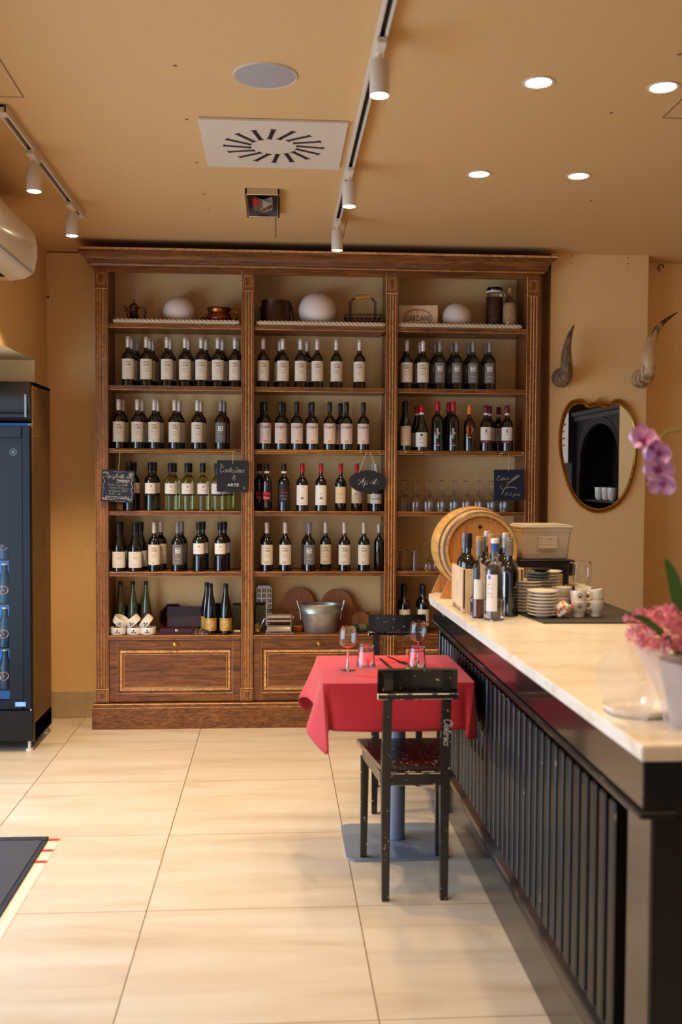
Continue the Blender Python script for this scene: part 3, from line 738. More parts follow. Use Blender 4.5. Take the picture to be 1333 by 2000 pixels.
# ================================================================== BOTTLES
def bprof(kind, h, r):
    if kind == 'bordeaux': p = [(.90, 0), (1, .012), (1, .56), (.97, .60), (.86, .645), (.60, .685), (.40, .715), (.345, .74), (.33, .80), (.33, .965), (.30, .97)]
    elif kind == 'burgundy': p = [(.90, 0), (1, .012), (1, .40), (.95, .47), (.80, .56), (.58, .65), (.42, .72), (.36, .77), (.34, .82), (.34, .965), (.30, .97)]
    elif kind == 'square': p = [(.90, 0), (1, .012), (1, .60), (.97, .635), (.84, .675), (.55, .715), (.36, .745), (.34, .80), (.34, .965), (.30, .97)]
    elif kind == 'flute': p = [(.90, 0), (1, .012), (1, .32), (.97, .42), (.85, .55), (.64, .68), (.45, .79), (.38, .86), (.37, .965), (.33, .97)]
    return [(a*r, b*h) for a, b in p]
def make_bottle(name, label, shape, h, r, glass, cap, capz, draw=None, band=None, capr=.37):
    t = thing(name, label, 'bottle', (0, 0, 0))
    G(glass).lathe(bprof(shape, h, r), 28).build('glass_body', t, smooth=45)
    if cap:
        c = capr*r
        G(cap).lathe([(c*.96, h*capz), (c, h*capz+.002), (c, h*.93), (c*1.06, h*.935), (c*1.06, h*.95), (c, h*.955), (c, h-.0015), (c*.9, h)], 22).build('capsule', t)
    if band: G(band).lathe([(capr*r*1.0, h*(capz-.045)), (capr*r*1.03, h*(capz-.04)), (capr*r*1.03, h*capz)], 22, cap=False).build('neck_band', t)
    if draw: draw(t, h, r)
    return t
def lab_fn(r, k=0): 
    rr = r+.0005+.0004*k
    return lambda u, v: Vector((rr*math.sin(u/rr), -rr*math.cos(u/rr), v))
def label_base(g, r, z0, z1, half=1.25):
    rect2(g, lab_fn(r), -half*r, half*r, z0, z1, 18)
def logo(g, r, z, s, txt='1990', ink='ink_soft', box=None):
    f = lab_fn(r, 1); f2 = lab_fn(r, 2)
    if box: g.m(box); rect2(g, f, -s/2, s/2, z, z+s, 4)
    g.m(ink); w = s*.05
    if not box: line2(g, f, [(-s/2, z), (s/2, z), (s/2, z+s), (-s/2, z+s), (-s/2, z)], w)
    rnd = random.Random(3)
    for i, (a, b) in enumerate(((-.3, .68), (-.08, .72), (.12, .66), (-.3, .2), (-.05, .15), (.1, .35), (.22, .2))):
        g.m(ink if i % 3 else 'ink'); rect2(g, f2, s*a, s*(a+.16), z+s*b, z+s*(b+.18), 1)
def d_cream(t, h, r, base='paper_cream', riserva=False):
    g = G(base); z0, z1 = .135*h, .545*h; label_base(g, r, z0, z1); logo(g, r, .39*h, .033)
    f = lab_fn(r, 2); g.m('ink_soft'); text2(g, f, 'SANGIOVESE', .006, 0, .345*h)
    for z, w in ((.315, .016), (.30, .014), (.285, .017)): line2(g, f, [(-w, z*h), (0, z*h), (w, z*h)], .0012)
    g.m('ink'); text2(g, f, 'ROSSO' if riserva else '2019', .007 if riserva else .006, -.006, .165*h)
    if riserva: text2(g, f, 'RISERVA', .0065, 0, .19*h)
    g.build('label', t, smooth=60)
def d_grey(t, h, r):
    g = G('paper_grey'); label_base(g, r, .135*h, .545*h, .98); logo(g, r, .37*h, .030, box='paper_white', ink='ink')
    f = lab_fn(r, 2); g.m('ink_gold'); text2(g, f, '1990', .0125, -.006, .315*h); g.m('paper_cream')
    for z in (.27, .25, .19): line2(g, f, [(-.015, z*h), (0, z*h), (.015, z*h)], .0012)
    g.build('label', t, smooth=60)
def d_script(t, h, r):
    g = G('paper_pink'); label_base(g, r, .13*h, .55*h); f = lab_fn(r, 1)
    g.m('ink'); script(g, f, 'Giorgiolo', .017, -.002, .455*h, .0014); g.m('ink_soft')
    for z in (.42, .35, .33, .31, .29, .27, .25): line2(g, f, [(-.022, z*h), (-.01, z*h), (.01, z*h), (.022, z*h)], .0010)
    g.m('ink_gold'); rect2(g, f, -.011, .011, .155*h, .20*h, 3); g.build('label', t, smooth=60)
def d_trees(t, h, r):
    g = G('paper_white'); label_base(g, r, .13*h, .54*h, 1.15); f = lab_fn(r, 1); g.m('ink_soft'); text2(g, f, 'CASTELLO', .0055, 0, .495*h)
    g.m('ink_gold'); disc2(g, f, 0, .36*h, .004, 10); g.m('ink')
    for x, hh in ((-.007, .014), (-.002, .018), (.003, .016), (.007, .012)): g.poly([f(x-.0015, .25*h), f(x+.0015, .25*h), f(x+.0018, .25*h+hh*.6), f(x, .25*h+hh), f(x-.0018, .25*h+hh*.6)])
    line2(g, f, [(-.018, .25*h), (-.005, .255*h), (.018, .248*h)], .0012); g.m('ink_red'); text2(g, f, 'TOSCANA', .006, 0, .155*h)
    g.build('label', t, smooth=60)
def d_parch(t, h, r, base='paper_tan'):
    g = G(base); label_base(g, r, .17*h, .51*h, 1.1); f = lab_fn(r, 1); g.m('ink_soft')
    line2(g, f, [(-.03, .185*h), (.03, .185*h)], .001); line2(g, f, [(-.02, .47*h), (.02, .47*h)], .002); g.m('ink'); text2(g, f, 'CHIANTI', .0075, 0, .35*h); g.m('ink_soft'); text2(g, f, 'Classico', .007, 0, .27*h)
    for z in (.24, .215): line2(g, f, [(-.016, z*h), (.016, z*h)], .001)
    g.build('label', t, smooth=60)
def d_diano(t, h, r):
    g = G('ink_red'); f0 = lab_fn(r); rect2(g, f0, -.024, .024, .24*h, .40*h, 8); g.m('paper_dark'); rect2(g, lab_fn(r, 1), -.022, .022, .31*h, .335*h, 6)
    g.m('paper_white'); text2(g, lab_fn(r, 2), 'Diano', .0145, 0, .265*h); g.m('ink_red'); text2(g, lab_fn(r, 0), 'DOCG', .010, 0, .555*h); g.build('label', t, smooth=60)
def d_dark(t, h, r):
    g = G('paper_dark'); rect2(g, lab_fn(r), -.036, .036, .19*h, .57*h, 12); f = lab_fn(r, 1); g.m('ink_red'); script(g, f, 'Cuore', .016, 0, .375*h, .0018)
    g.m('paper_white'); text2(g, f, 'MONTEPULCIANO', .0055, 0, .315*h); text2(g, f, "D'ABRUZZO", .0055, 0, .25*h)
    line2(g, f, [(-.03, .285*h), (0, .285*h), (.03, .285*h)], .001); g.build('label', t, smooth=60)
def d_casa(t, h, r):
    g = G('paper_cream'); label_base(g, r, .165*h, .37*h, 1.2); f = lab_fn(r, 1); g.m('ink'); script(g, f, 'Casa di terra', .011, -.002, .255*h, .0012); g.build('label', t, smooth=60)
def d_half(t, h, r):
    g = G('paper_white'); label_base(g, r, .355*h, .57*h, 1.15); f = lab_fn(r, 1); g.m('ink_gold'); disc2(g, f, .002, .505*h, .0065, 14); g.m('ink_soft'); text2(g, f, 'PECORINO', .006, 0, .415*h); line2(g, f, [(-.025, .395*h), (0, .395*h), (.025, .395*h)], .001)
    g.m('ink'); rect2(g, lab_fn(r), -1.15*r, 1.15*r, .315*h, .345*h, 14); g.build('label', t, smooth=60)
def d_sketch(t, h, r):
    g = G('paper_white'); label_base(g, r, .075*h, .405*h, 1.15); f = lab_fn(r, 1); g.m('ink'); scribble(g, f, -.018, .018, .33*h, .02, .0008, 4); scribble(g, f, -.016, .02, .27*h, .022, .0008, 9); scribble(g, f, -.012, .012, .25*h, .012, .0008, 2)
    g.m('ink_soft'); text2(g, f, 'VINO ROSSO', .005, -.008, .13*h); line2(g, f, [(-.022, .105*h), (0, .105*h)], .001); g.build('label', t, smooth=60)
def d_figure(t, h, r):
    g = G('paper_tan'); label_base(g, r, .10*h, .49*h, 1.05); f = lab_fn(r, 1); g.m('ink_maroon'); text2(g, f, 'BAROLO', .010, 0, .44*h); g.m('ink')
    scribble(g, f, -.004, .014, .34*h, .018, .001, 5); scribble(g, f, -.008, .016, .26*h, .026, .0012, 6); scribble(g, f, -.006, .012, .17*h, .026, .0011, 7); g.m('ink_soft'); scribble(g, f, -.024, -.01, .2*h, .008, .0007, 8)
    g.build('label', t, smooth=60)
def d_shield(t, h, r):
    g = G('paper_white'); label_base(g, r, .085*h, .40*h, 1.15); f = lab_fn(r, 1); g.m('ink'); g.poly([f(-.008, .365*h), f(0, .37*h), f(.008, .365*h), f(.006, .33*h), f(0, .305*h), f(-.006, .33*h)])
    g.m('ink_soft'); text2(g, f, 'TREFONTI', .0075, 0, .25*h); text2(g, f, 'LANGHE', .006, 0, .165*h); line2(g, f, [(-.02, .23*h), (.02, .23*h)], .0008); g.build('label', t, smooth=60)
def d_muyan(t, h, r):
    f0 = lab_fn(r, 1); g = G('paper_white'); f = lambda u, v: f0(.004-v, u)
    script(g, f, 'Muyan', .022, .35*h, -.002, .0020); rect2(g, f0, -.012, .014, .105*h, .115*h, 4); g.m('ink_red'); rect2(g, f0, -.015, .014, .13*h, .15*h, 4)
    g.build('label', t, smooth=60)
def d_orange(t, h, r):
    g = G('ink_orange'); f = lab_fn(r); pts = [(.0215*math.cos(a)*(1.0 if math.sin(a) > -.5 else .8), .455*h+.029*math.sin(a)) for a in [2*PI*k/22 for k in range(22)]]
    g.poly([f(u, v) for u, v in pts]); g.m('ink_red'); f1 = lab_fn(r, 1); ring2(g, f1, 0, .46*h, .013, .0015); text2(g, f1, 'PRIMITIVO', .0055, 0, .45*h)
    g.m('ink_gold'); line2(g, f, [(-.026, .30*h), (-.012, .292*h), (0, .298*h), (.012, .292*h), (.026, .30*h)], .0022); disc2(g, f, 0, .297*h, .006, 12); g.build('label', t, smooth=60)
def d_maroon(t, h, r):
    g = G('paper_white'); label_base(g, r, .235*h, .52*h, 1.1); g.m('ink_maroon'); rect2(g, lab_fn(r), -1.1*r, 1.1*r, .18*h, .235*h, 14); f = lab_fn(r, 1); g.m('ink'); g.poly([f(-.003, .40*h), f(.003, .40*h), f(.003, .46*h), f(0, .49*h), f(-.003, .46*h)])
    g.m('ink_soft'); text2(g, f, 'MORELLINO', .0055, 0, .35*h); line2(g, f, [(-.022, .33*h), (.022, .33*h)], .0008); g.m('paper_white'); text2(g, f, 'Il Fauno', .0085, 0, .193*h); g.build('label', t, smooth=60)
def d_seal(t, h, r):
    g = G('paper_cream'); label_base(g, r, .15*h, .50*h, 1.15); f = lab_fn(r, 1); g.m('ink_soft'); ring2(g, f, 0, .33*h, .018, .0015); ring2(g, f, 0, .33*h, .013, .001)
    g.m('ink_maroon'); ring2(g, f, 0, .33*h, .007, .003, 8); g.build('label', t, smooth=60)
def d_redline(t, h, r):
    g = G('paper_cream'); label_base(g, r, .15*h, .50*h, 1.1); f = lab_fn(r, 1); g.m('ink_soft'); scribble(g, f, -.01, .012, .41*h, .012, .0008, 3); text2(g, f, 'FOSSO', .0095, 0, .325*h); g.m('ink_red'); rect2(g, f, -1.1*r, 1.1*r, .225*h, .25*h, 14); g.build('label', t, smooth=60)
def d_gold(t, h, r):
    g = G('ink_gold'); label_base(g, r, .07*h, .32*h, 1.4); f = lab_fn(r, 1); g.m('paper_dark'); rnd = random.Random(5)
    for k in range(34):
        u, v = rnd.uniform(-1.3, 1.3)*r, rnd.uniform(.08, .31)*h
        if abs(u) < .013 and .13*h < v < .27*h: continue
        line2(g, f, [(u+.004*math.cos(a), v+.004*math.sin(a)) for a in [j*.9+k for j in range(5)]], .0014)
    g.m('paper_tan'); f2 = lab_fn(r, 2); disc2(g, f2, -.002, .20*h, .014, 16, .017); g.m('ink_soft'); text2(g, lab_fn(r, 3), 'VERDICCHIO', .0042, -.002, .20*h); g.build('label', t, smooth=60)
def d_patch(t, h, r):
    g = G('ink_gold'); f = lab_fn(r); disc2(g, f, 0, .27*h, .008, 12); g.m('paper_tan'); rect2(g, f, -.03, .03, .06*h, .22*h, 12); g.build('label', t, smooth=60)
R0, R1, R2_ = 5.975, 6.055, 6.132
S = dict(A=2.0205, B=1.6515, C=1.2855, D=.9255, E=.5495)
desc = dict(
 cream=('red wine bottle with cream label and silver capsule', lambda l: make_bottle('wine_bottle', l, 'bordeaux', .291, .0365, 'glass_dark', 'capsule_silver', .78, d_cream)),
 riserva=('red wine bottle with cream two-line label', lambda l: make_bottle('wine_bottle', l, 'bordeaux', .291, .0365, 'glass_dark', 'capsule_silver', .78, lambda t, h, r: d_cream(t, h, r, 'paper_cream', True))),
 buff=('red wine bottle with tan label and silver capsule', lambda l: make_bottle('wine_bottle', l, 'bordeaux', .291, .0350, 'glass_dark', 'capsule_silver', .78, lambda t, h, r: d_cream(t, h, r, 'paper_tan', True))),
 grey=('red wine bottle with grey label and white logo square', lambda l: make_bottle('wine_bottle', l, 'bordeaux', .291, .0365, 'glass_dark', 'capsule_grey', .78, d_grey)),
 script=('dark-capped wine bottle with pinkish script label', lambda l: make_bottle('wine_bottle', l, 'bordeaux', .288, .0365, 'glass_dark', 'capsule_black', .80, d_script)),
 burg=('slope-shouldered wine bottle with pictorial tan label', lambda l: make_bottle('wine_bottle', l, 'burgundy', .300, .0365, 'glass_dark', 'capsule_black', .76, d_figure)),
 shield=('red-capped bottle with white shield label', lambda l: make_bottle('wine_bottle', l, 'burgundy', .274, .0385, 'glass_dark', 'capsule_red', .84, d_shield, 'paper_white')),
 muyan=('tall red-capped bottle with vertical white script', lambda l: make_bottle('wine_bottle', l, 'square', .300, .0370, 'glass_dark', 'capsule_red', .80, d_muyan, capr=.42)),
 orange=('bottle with orange capsule and round orange label', lambda l: make_bottle('wine_bottle', l, 'bordeaux', .278, .0345, 'glass_dark', 'capsule_orange', .80, d_orange, capr=.40)),
 maroon=('maroon-capped bottle with white and maroon label', lambda l: make_bottle('wine_bottle', l, 'bordeaux', .278, .0365, 'glass_dark', 'capsule_maroon', .83, d_maroon, 'paper_white')),
 half=('dark wine bottle with short white upper label', lambda l: make_bottle('wine_bottle', l, 'square', .288, .0355, 'glass_dark', 'capsule_black', .82, d_half, capr=.44)),
 white=('black-capped white wine bottle of pale green glass', lambda l: make_bottle('white_wine_bottle', l, 'square', .284, .0355, 'glass_pale_wine', 'capsule_black', .80, d_half, capr=.46)),
 diano=('bottle with white neck band and red nameplate label', lambda l: make_bottle('wine_bottle', l, 'square', .284, .0320, 'glass_dark', 'capsule_black', .84, d_diano, 'paper_cream', capr=.48)),
 darkl=('bottle with white neck band and dark label', lambda l: make_bottle('wine_bottle', l, 'square', .284, .0360, 'glass_dark', 'capsule_black', .84, d_dark, 'paper_cream', capr=.42)),
 trees=('red-capped bottle with white cypress-tree label', lambda l: make_bottle('wine_bottle', l, 'bordeaux', .287, .0365, 'glass_dark', 'capsule_red', .81, d_trees)),
 parch=('red-capped bottle with small parchment label', lambda l: make_bottle('wine_bottle', l, 'bordeaux', .287, .0345, 'glass_dark', 'capsule_red', .80, d_parch)),
 casa=('bottle with wide low cream label and pale cap', lambda l: make_bottle('wine_bottle', l, 'square', .284, .0370, 'glass_dark', 'capsule_silver', .84, d_casa)),
 sketch=('slope-shouldered bottle with sketch drawing label', lambda l: make_bottle('wine_bottle', l, 'burgundy', .289, .0415, 'glass_dark', 'capsule_black', .80, d_sketch, capr=.42)),
 halfd=('dark red wine bottle with short white label', lambda l: make_bottle('wine_bottle', l, 'square', .292, .0355, 'glass_dark', 'capsule_black', .84, d_half, capr=.46)),
 slim=('slim unlabelled dark bottle', lambda l: make_bottle('wine_bottle', l, 'square', .280, .0300, 'glass_dark', 'capsule_silver', .82, None)),
 olive=('slender olive-green bottle without front label', lambda l: make_bottle('wine_bottle', l, 'flute', .305, .0330, 'glass_olive', 'capsule_black', .86, d_patch)),
 gold=('slender dark bottle with ornate gold and black label', lambda l: make_bottle('wine_bottle', l, 'flute', .300, .0370, 'glass_dark', 'capsule_black', .86, d_gold)),
 seal=('dark bottle with round seal on cream label', lambda l: make_bottle('wine_bottle', l, 'bordeaux', .288, .0370, 'glass_dark', 'capsule_black', .80, d_seal)),
 redline=('dark bottle with red stripe across cream label', lambda l: make_bottle('wine_bottle', l, 'bordeaux', .288, .0370, 'glass_dark', 'capsule_black', .80, d_redline)),
)
ROWS = [  # shelf, bay name, list of (kind, row, [px of the bottle's axis])
 ('A', 'left bay top bottle shelf', [('cream', 0, [250.8, 286.3, 326.4, 361.7, 393.2, 425.6, 459.1]), ('cream', 1, [257.5, 292.8, 332.9, 368, 402.8, 434.9, 463.5]), ('cream', 2, [268.6, 299.4])]),
 ('A', 'middle bay top bottle shelf', [('cream', 0, [513.9, 552.3, 586.9, 619.5, 656.5, 701.6]), ('cream', 1, [546.3, 599.6])]),
 ('A', 'right bay top bottle shelf', [('cream', 0, [793.7, 825.4]), ('grey', 0, [858.7, 891.1, 923.3, 955.2]), ('cream', 1, [790.2, 819.1]), ('grey', 1, [848.9, 881.5, 914.7, 947.3])]),
 ('B', 'left bay second bottle shelf', [('cream', 0, [232.2, 268.6, 301.7, 341.3, 385.7]), ('grey', 0, [431.3]), ('cream', 1, [240.8, 278.9, 308.9, 350.4, 392.4]), ('grey', 1, [438])]),
 ('B', 'middle bay second bottle shelf', [('script', 0, [518, 548.5, 579.9, 610.4, 644, 676.9, 710]), ('script', 1, [512.4, 554, 606.4, 665.1])]),
 ('B', 'right bay second bottle shelf', [('burg', 0, [792.7]), ('burg', 1, [789.5]), ('shield', 0, [823.7]), ('shield', 1, [814.4]), ('muyan', 0, [854.4, 885.1]), ('muyan', 1, [876.5]), ('orange', 0, [916.8]), ('maroon', 0, [949.2, 990.5]), ('maroon', 1, [956]), ('maroon', 1.9, [973.5])]),
 ('C', 'left bay third bottle shelf', [('half', 0, [252, 294]), ('half', 1, [262.3, 301.9]), ('white', 0, [333.6, 366, 396.5, 424.4]), ('white', 1, [340.3, 370.6, 436.4]), ('white', 2, [446.2])]),
 ('C', 'middle bay third bottle shelf', [('diano', 1, [507.5]), ('diano', 0, [521.6]), ('darkl', 0, [555.2]), ('trees', 0, [591, 627.5]), ('parch', 0, [666.1, 697.6]), ('casa', 0, [735.2]), ('casa', 1, [729.5])]),
 ('D', 'left bay fourth bottle shelf', [('sketch', 0, [231.4, 263.5]), ('sketch', 1.16, [235.6, 274.8]), ('cream', 0, [301.2]), ('cream', 1, [314.4]), ('grey', 0, [346.8]), ('grey', 1, [355]), ('halfd', 0, [388.8, 430.8]), ('halfd', 1, [397, 439])]),
 ('D', 'middle bay fourth bottle shelf', [('riserva', 0, [522, 558.3]), ('riserva', 1, [520]), ('grey', 0, [605.1]), ('grey', 1, [601.8]), ('buff', .4, [637.3]), ('riserva', 0, [674, 712.4]), ('slim', .3, [741.5])]),
 ('E', 'left bay bottom shelf', [('olive', 1.2, [234.7, 259.2, 285.1]), ('gold', 1, [404.6]), ('gold', 0, [411.6, 441.6])]),
 ('E', 'right bay bottom shelf', [('seal', 0, [792.7]), ('seal', 1, [790.0]), ('redline', 0, [830]), ('redline', 1, [826.5])]),
]
WORDN = ['first', 'second', 'third', 'fourth', 'fifth', 'sixth', 'seventh', 'eighth', 'ninth', 'tenth']
made = {}
Ymap = lambda r: {0: R0, 1: R1, 2: R2_}.get(r) or (R0+.078*r)
for sh, where, items in ROWS:
    grp = 'bottles on the '+where
    rowtot = {}
    for kind, row, pxs in items: rowtot.setdefault((kind), []).extend([(row >= .8, px) for px in pxs])
    for kind, row, pxs in items:
        dsc, mk = desc[kind]
        peers = sorted(px for b, px in rowtot[kind] if b == (row >= .8))
        for px in pxs:
            y = Ymap(row); z = S[sh]; x = at(px, 900, Y=y).x
            k = peers.index(px)
            w = dsc.split(' ')
            pos = 'behind' if row >= .8 else 'in front'
            short = where.replace(' bottle shelf', ' shelf')
            if len(peers) == 1: lab = '%s, %s, %s' % (dsc, pos, short)
            else: lab = '%s, %s %s, %s' % (dsc, WORDN[k], pos, short)
            ws = lab.split()
            if len(ws) > 16:
                lab = lab.replace('red wine ', '').replace('dark wine', 'dark'); ws = lab.split()
            if len(ws) > 16: lab = ' '.join(ws[:16])
            rz = random.uniform(-.06, .06)
            if kind not in made: o = mk(lab); o.location = (x, y, z); o['group'] = grp; made[kind] = o; o.rotation_euler = (0, 0, -math.atan2(x, y)+rz)
            else: o = dup(made[kind], (x, y, z), -math.atan2(x, y)+rz, lab, grp)
# ================================================================== TOP SHELF OBJECTS
TZ = 2.3825
def globe(px, py, r, lab):
    p = at(px, py, Y=6.06); t = thing('globe_lamp', lab, 'lamp', (p.x, 6.06, TZ))
    G('globe').sphere((0, 0, r*.93), r, 36, 24, cut=-.93).build('globe_shade', t, smooth=60)
    G('white_plastic').lathe([(r*.34, 0), (r*.34, .002)], 20).build('base_ring', t); return t
globe(350, 600, .095, 'white frosted globe lamp on the top shelf between copper pot and pan')
globe(620.5, 600, .116, 'largest white globe lamp, middle bay of the top shelf')
globe(892.5, 600, .090, 'white globe lamp on the top shelf beside the wooden crate')
# rope
for (pa, ya), (pb, yb), lab in (((222, 628), (467, 628), 'twisted cream rope along the left top shelf edge'), ((502, 632), (752, 634), 'twisted cream rope along the middle top shelf edge'), ((778, 636), (1019, 640), 'twisted cream rope along the right top shelf edge')):
    xa, xb = at(pa, ya, Y=5.934).x, at(pb, yb, Y=5.934).x
    xb = min(xb, 1.485); xa = max(xa, -.97)
    g = G('rope'); n = int((xb-xa)/.0035)
    for s in range(3):
        pts = []
        for k in range(n+1):
            x = k/n*(xb-xa); a = x*2*PI/.075+s*2*PI/3; e = min(1, .35+x/.03, .35+((xb-xa)-x)/.03)
            pts.append((x, .0075*math.cos(a)*e, .0145+.0075*math.sin(a)*e))
        g.tube(pts, .0078, 8)
    t = g.build('rope', smooth=60); t.location = (xa, 5.934, TZ+.001); tag(t, lab, 'rope')
# copper coffee pot
p = at(262, 620, Y=6.03); t = thing('coffee_pot', 'small antique copper coffee pot with spout, left end of top shelf', 'coffee pot', (p.x, 6.03, TZ))
G('copper_dark').lathe([(.040, 0), (.041, .01), (.036, .03), (.026, .055), (.021, .075), (.024, .09), (.028, .10), (.028, .104)], 24).build('pot_body', t)
G('copper').lathe([(.030, .104), (.029, .112), (.018, .124), (.006, .13), (.005, .136), (.008, .142), (.002, .152)], 24).build('lid', t)
G('copper').tube([(-.024, 0, .05), (-.036, 0, .075), (-.046, 0, .10), (-.056, 0, .113)], [.012, .011, .007, .004], 10).build('spout', t)
G('copper_dark').tube(spline([(.024, 0, .104)][:0]+[(.024, .104), (.052, .104), (.066, .085), (.060, .045), (.045, .022), (.052, .012)], 4) and [(a, 0, b) for a, b in spline([(.024, .104), (.052, .104), (.066, .085), (.060, .045), (.045, .022), (.052, .012)], 4)], .004, 8).build('handle', t)
# copper pan
p = at(428, 612, Y=6.03); t = thing('copper_pan', 'round-bellied copper pan with loop handles, right end of left top shelf', 'pan', (p.x, 6.03, TZ))
G('copper').lathe([(.045, 0), (.062, .012), (.070, .03), (.064, .045), (.056, .052), (.060, .062), (.068, .066), (.066, .068), (.055, .058), (.05, .052)], 32, cap=False).build('pan_body', t)
G('copper').tube([(a, 0, b) for a, b in spline([(.052, .058), (.075, .062), (.098, .055), (.098, .038), (.080, .022), (.06, .018)], 4)], .005, 8).build('handle', t)
G('copper_dark').tube([(-.062, 0, .02), (-.085, 0, .032), (-.098, 0, .030)], [.008, .006, .004], 8).build('handle', t)
# brown kettle/cauldron
p = at(539, 612, Y=6.03); t = thing('copper_cauldron', 'dull brown metal cauldron with side loop, middle bay top shelf', 'cauldron', (p.x, 6.03, TZ))
G('copper_dark').lathe([(.086, 0), (.090, .004), (.087, .06), (.082, .120), (.084, .124), (.079, .124), (.083, .06), (.084, .01)], 36, cap=True).build('pot_body', t)
G('iron').tube([(.082, 0, .11), (.094, 0, .10), (.10, 0, .07), (.108, 0, .04), (.105, 0, .012)], .0035, 8).build('handle', t)
G('iron').box(-.092, -.082, -.01, .01, .07, .10, .002).build('lug', t); G('iron').box(.080, .092, -.01, .01, .08, .118, .002).build('lug', t)
# wire basket
p = at(709, 612, Y=6.03); t = thing('wire_basket', 'dark wire basket with turned wooden carrying handle, right of big globe', 'basket', (p.x, 6.03, TZ))
g = G('iron'); w, d, h = .080, .055, .055
for z, k in ((.002, .75), (.028, .87), (h, 1)): g.tube([(w*k, d*k, z), (-w*k, d*k, z), (-w*k, -d*k, z), (w*k, -d*k, z)], .0018, 6, closed=True)
for i in range(9):
    a = -1+i/4
    for s in (-1, 1): g.tube([(a*w*.75, s*d*.75, .002), ((a+.2 if a < .8 else a)*w, s*d, h)], .0012, 5).tube([(a*w*.75, s*d*.75, .002), ((a-.2 if a > -.8 else a)*w, s*d, h)], .0012, 5)
for s in (-1, 1):
    for q in (-.6, 0, .6): g.tube([(s*w*.75, q*d*.75, .002), (s*w, q*d, h)], .0012, 5)
for q in (-.6, -.2, .2, .6): g.tube([(q*w*.75, -d*.75, .002), (q*w*.75, d*.75, .002)], .0012, 5)
g.build('wire_body', t)
g = G('iron')
for s in (-1, 1): g.tube([(s*.058, 0, .004), (s*.058, 0, .118), (s*.046, 0, .128), (s*.03, 0, .136+s*.003)], .002, 6).tube([(s*.052, .006, .004), (s*.052, .006, .116), (s*.04, 0, .128)], .002, 6)
g.build('handle_frame', t)
G('barrel_head').tube([(-.032, 0, .133), (0, 0, .138), (.032, 0, .141)], [.009, .011, .009], 12).build('handle_grip', t)
# crate GARDANI
p0, p1 = at(781, 594, Y=6.0), at(854, 600, Y=6.04)
t = thing('wine_crate', 'pale wooden wine crate end branded GARDANI inside an oval', 'crate', ((p0.x+p1.x)/2, 6.03, TZ), rz=-.10)
hw = (p1.x-p0.x)/2+.002; g = G('pine').box(-hw, hw, -.012, .08, 0, .122, .002).build('crate_body', t)
g = G('ink'); f = lambda u, v: Vector((u, -.0128, v)); ring2(g, f, -.004, .058, .088, .0026, 40, .043); ring2(g, f, -.004, .058, .082, .0012, 40, .038)
text2(g, f, 'GARDANI', .040, -.004, .044, .86); text2(g, f, 'H', .014, -.004, .083); g.build('brand_mark', t)
# jars
p = at(966, 600, Y=6.07); t = thing('storage_jar', 'tall clip-top glass jar of brown beans on the top shelf', 'jar', (p.x, 6.07, TZ))
G('glass_clear').lathe([(.046, 0), (.050, .005), (.050, .17), (.045, .185), (.046, .195)], 28).build('jar_glass', t)
G('beans').lathe([(.044, .006), (.0485, .010), (.0485, .165), (.046, .17)], 28).build('beans', t)
G('white_plastic').lathe([(.0485, .194), (.0495, .198), (.0485, .202)], 28).build('seal_ring', t)
G('glass_dark').lathe([(.049, .203), (.050, .208), (.044, .219), (.01, .222)], 28).build('lid', t)
G('chrome').tube([(.052, -.01, .20), (.060, -.01, .18), (.052, -.01, .16)], .002, 6).build('wire_clip', t)
p = at(997, 600, Y=5.985); t = thing('corked_bottle', 'corked clear bottle filled with pasta or grain beside the bean jar', 'bottle', (p.x, 5.99, TZ))
G('glass_clear').lathe([(.039, 0), (.042, .005), (.042, .115), (.036, .14), (.018, .165), (.013, .18), (.013, .20), (.016, .203)], 26).build('glass_body', t)
G('pasta').lathe([(.038, .006), (.0405, .010), (.0405, .112), (.030, .138), (.01, .142)], 26).build('contents', t)
G('cork').lathe([(.010, .188), (.012, .205), (.012, .215), (.009, .217)], 16).build('cork', t)
def fit_top(name, py, h, wide=1):
    o = [q for q in COL.objects if q.name == name][0]; s_ = (at(600, py, Y=o.location.y).z-TZ+(0.0*wide))/h; return o, s_
for nm, px, py, h, wk in (('coffee_pot', 262, 584, .152, .35), ('copper_pan', 428, 602.5, .068, .15), ('copper_cauldron', 539, 589, .124, .1), ('wire_basket', 709, 573.5, .152, .9), ('wine_crate', 817, 596.5, .122, 0), ('storage_jar', 967, 561.5, .222, .2), ('corked_bottle', 997, 563, .217, .2)):
    o = [q for q in COL.objects if q.name == nm][0]; s_ = (at(px, py, Y=o.location.y).z-TZ)/h; w_ = 1+(s_-1)*wk; o.scale = (w_, w_, s_)
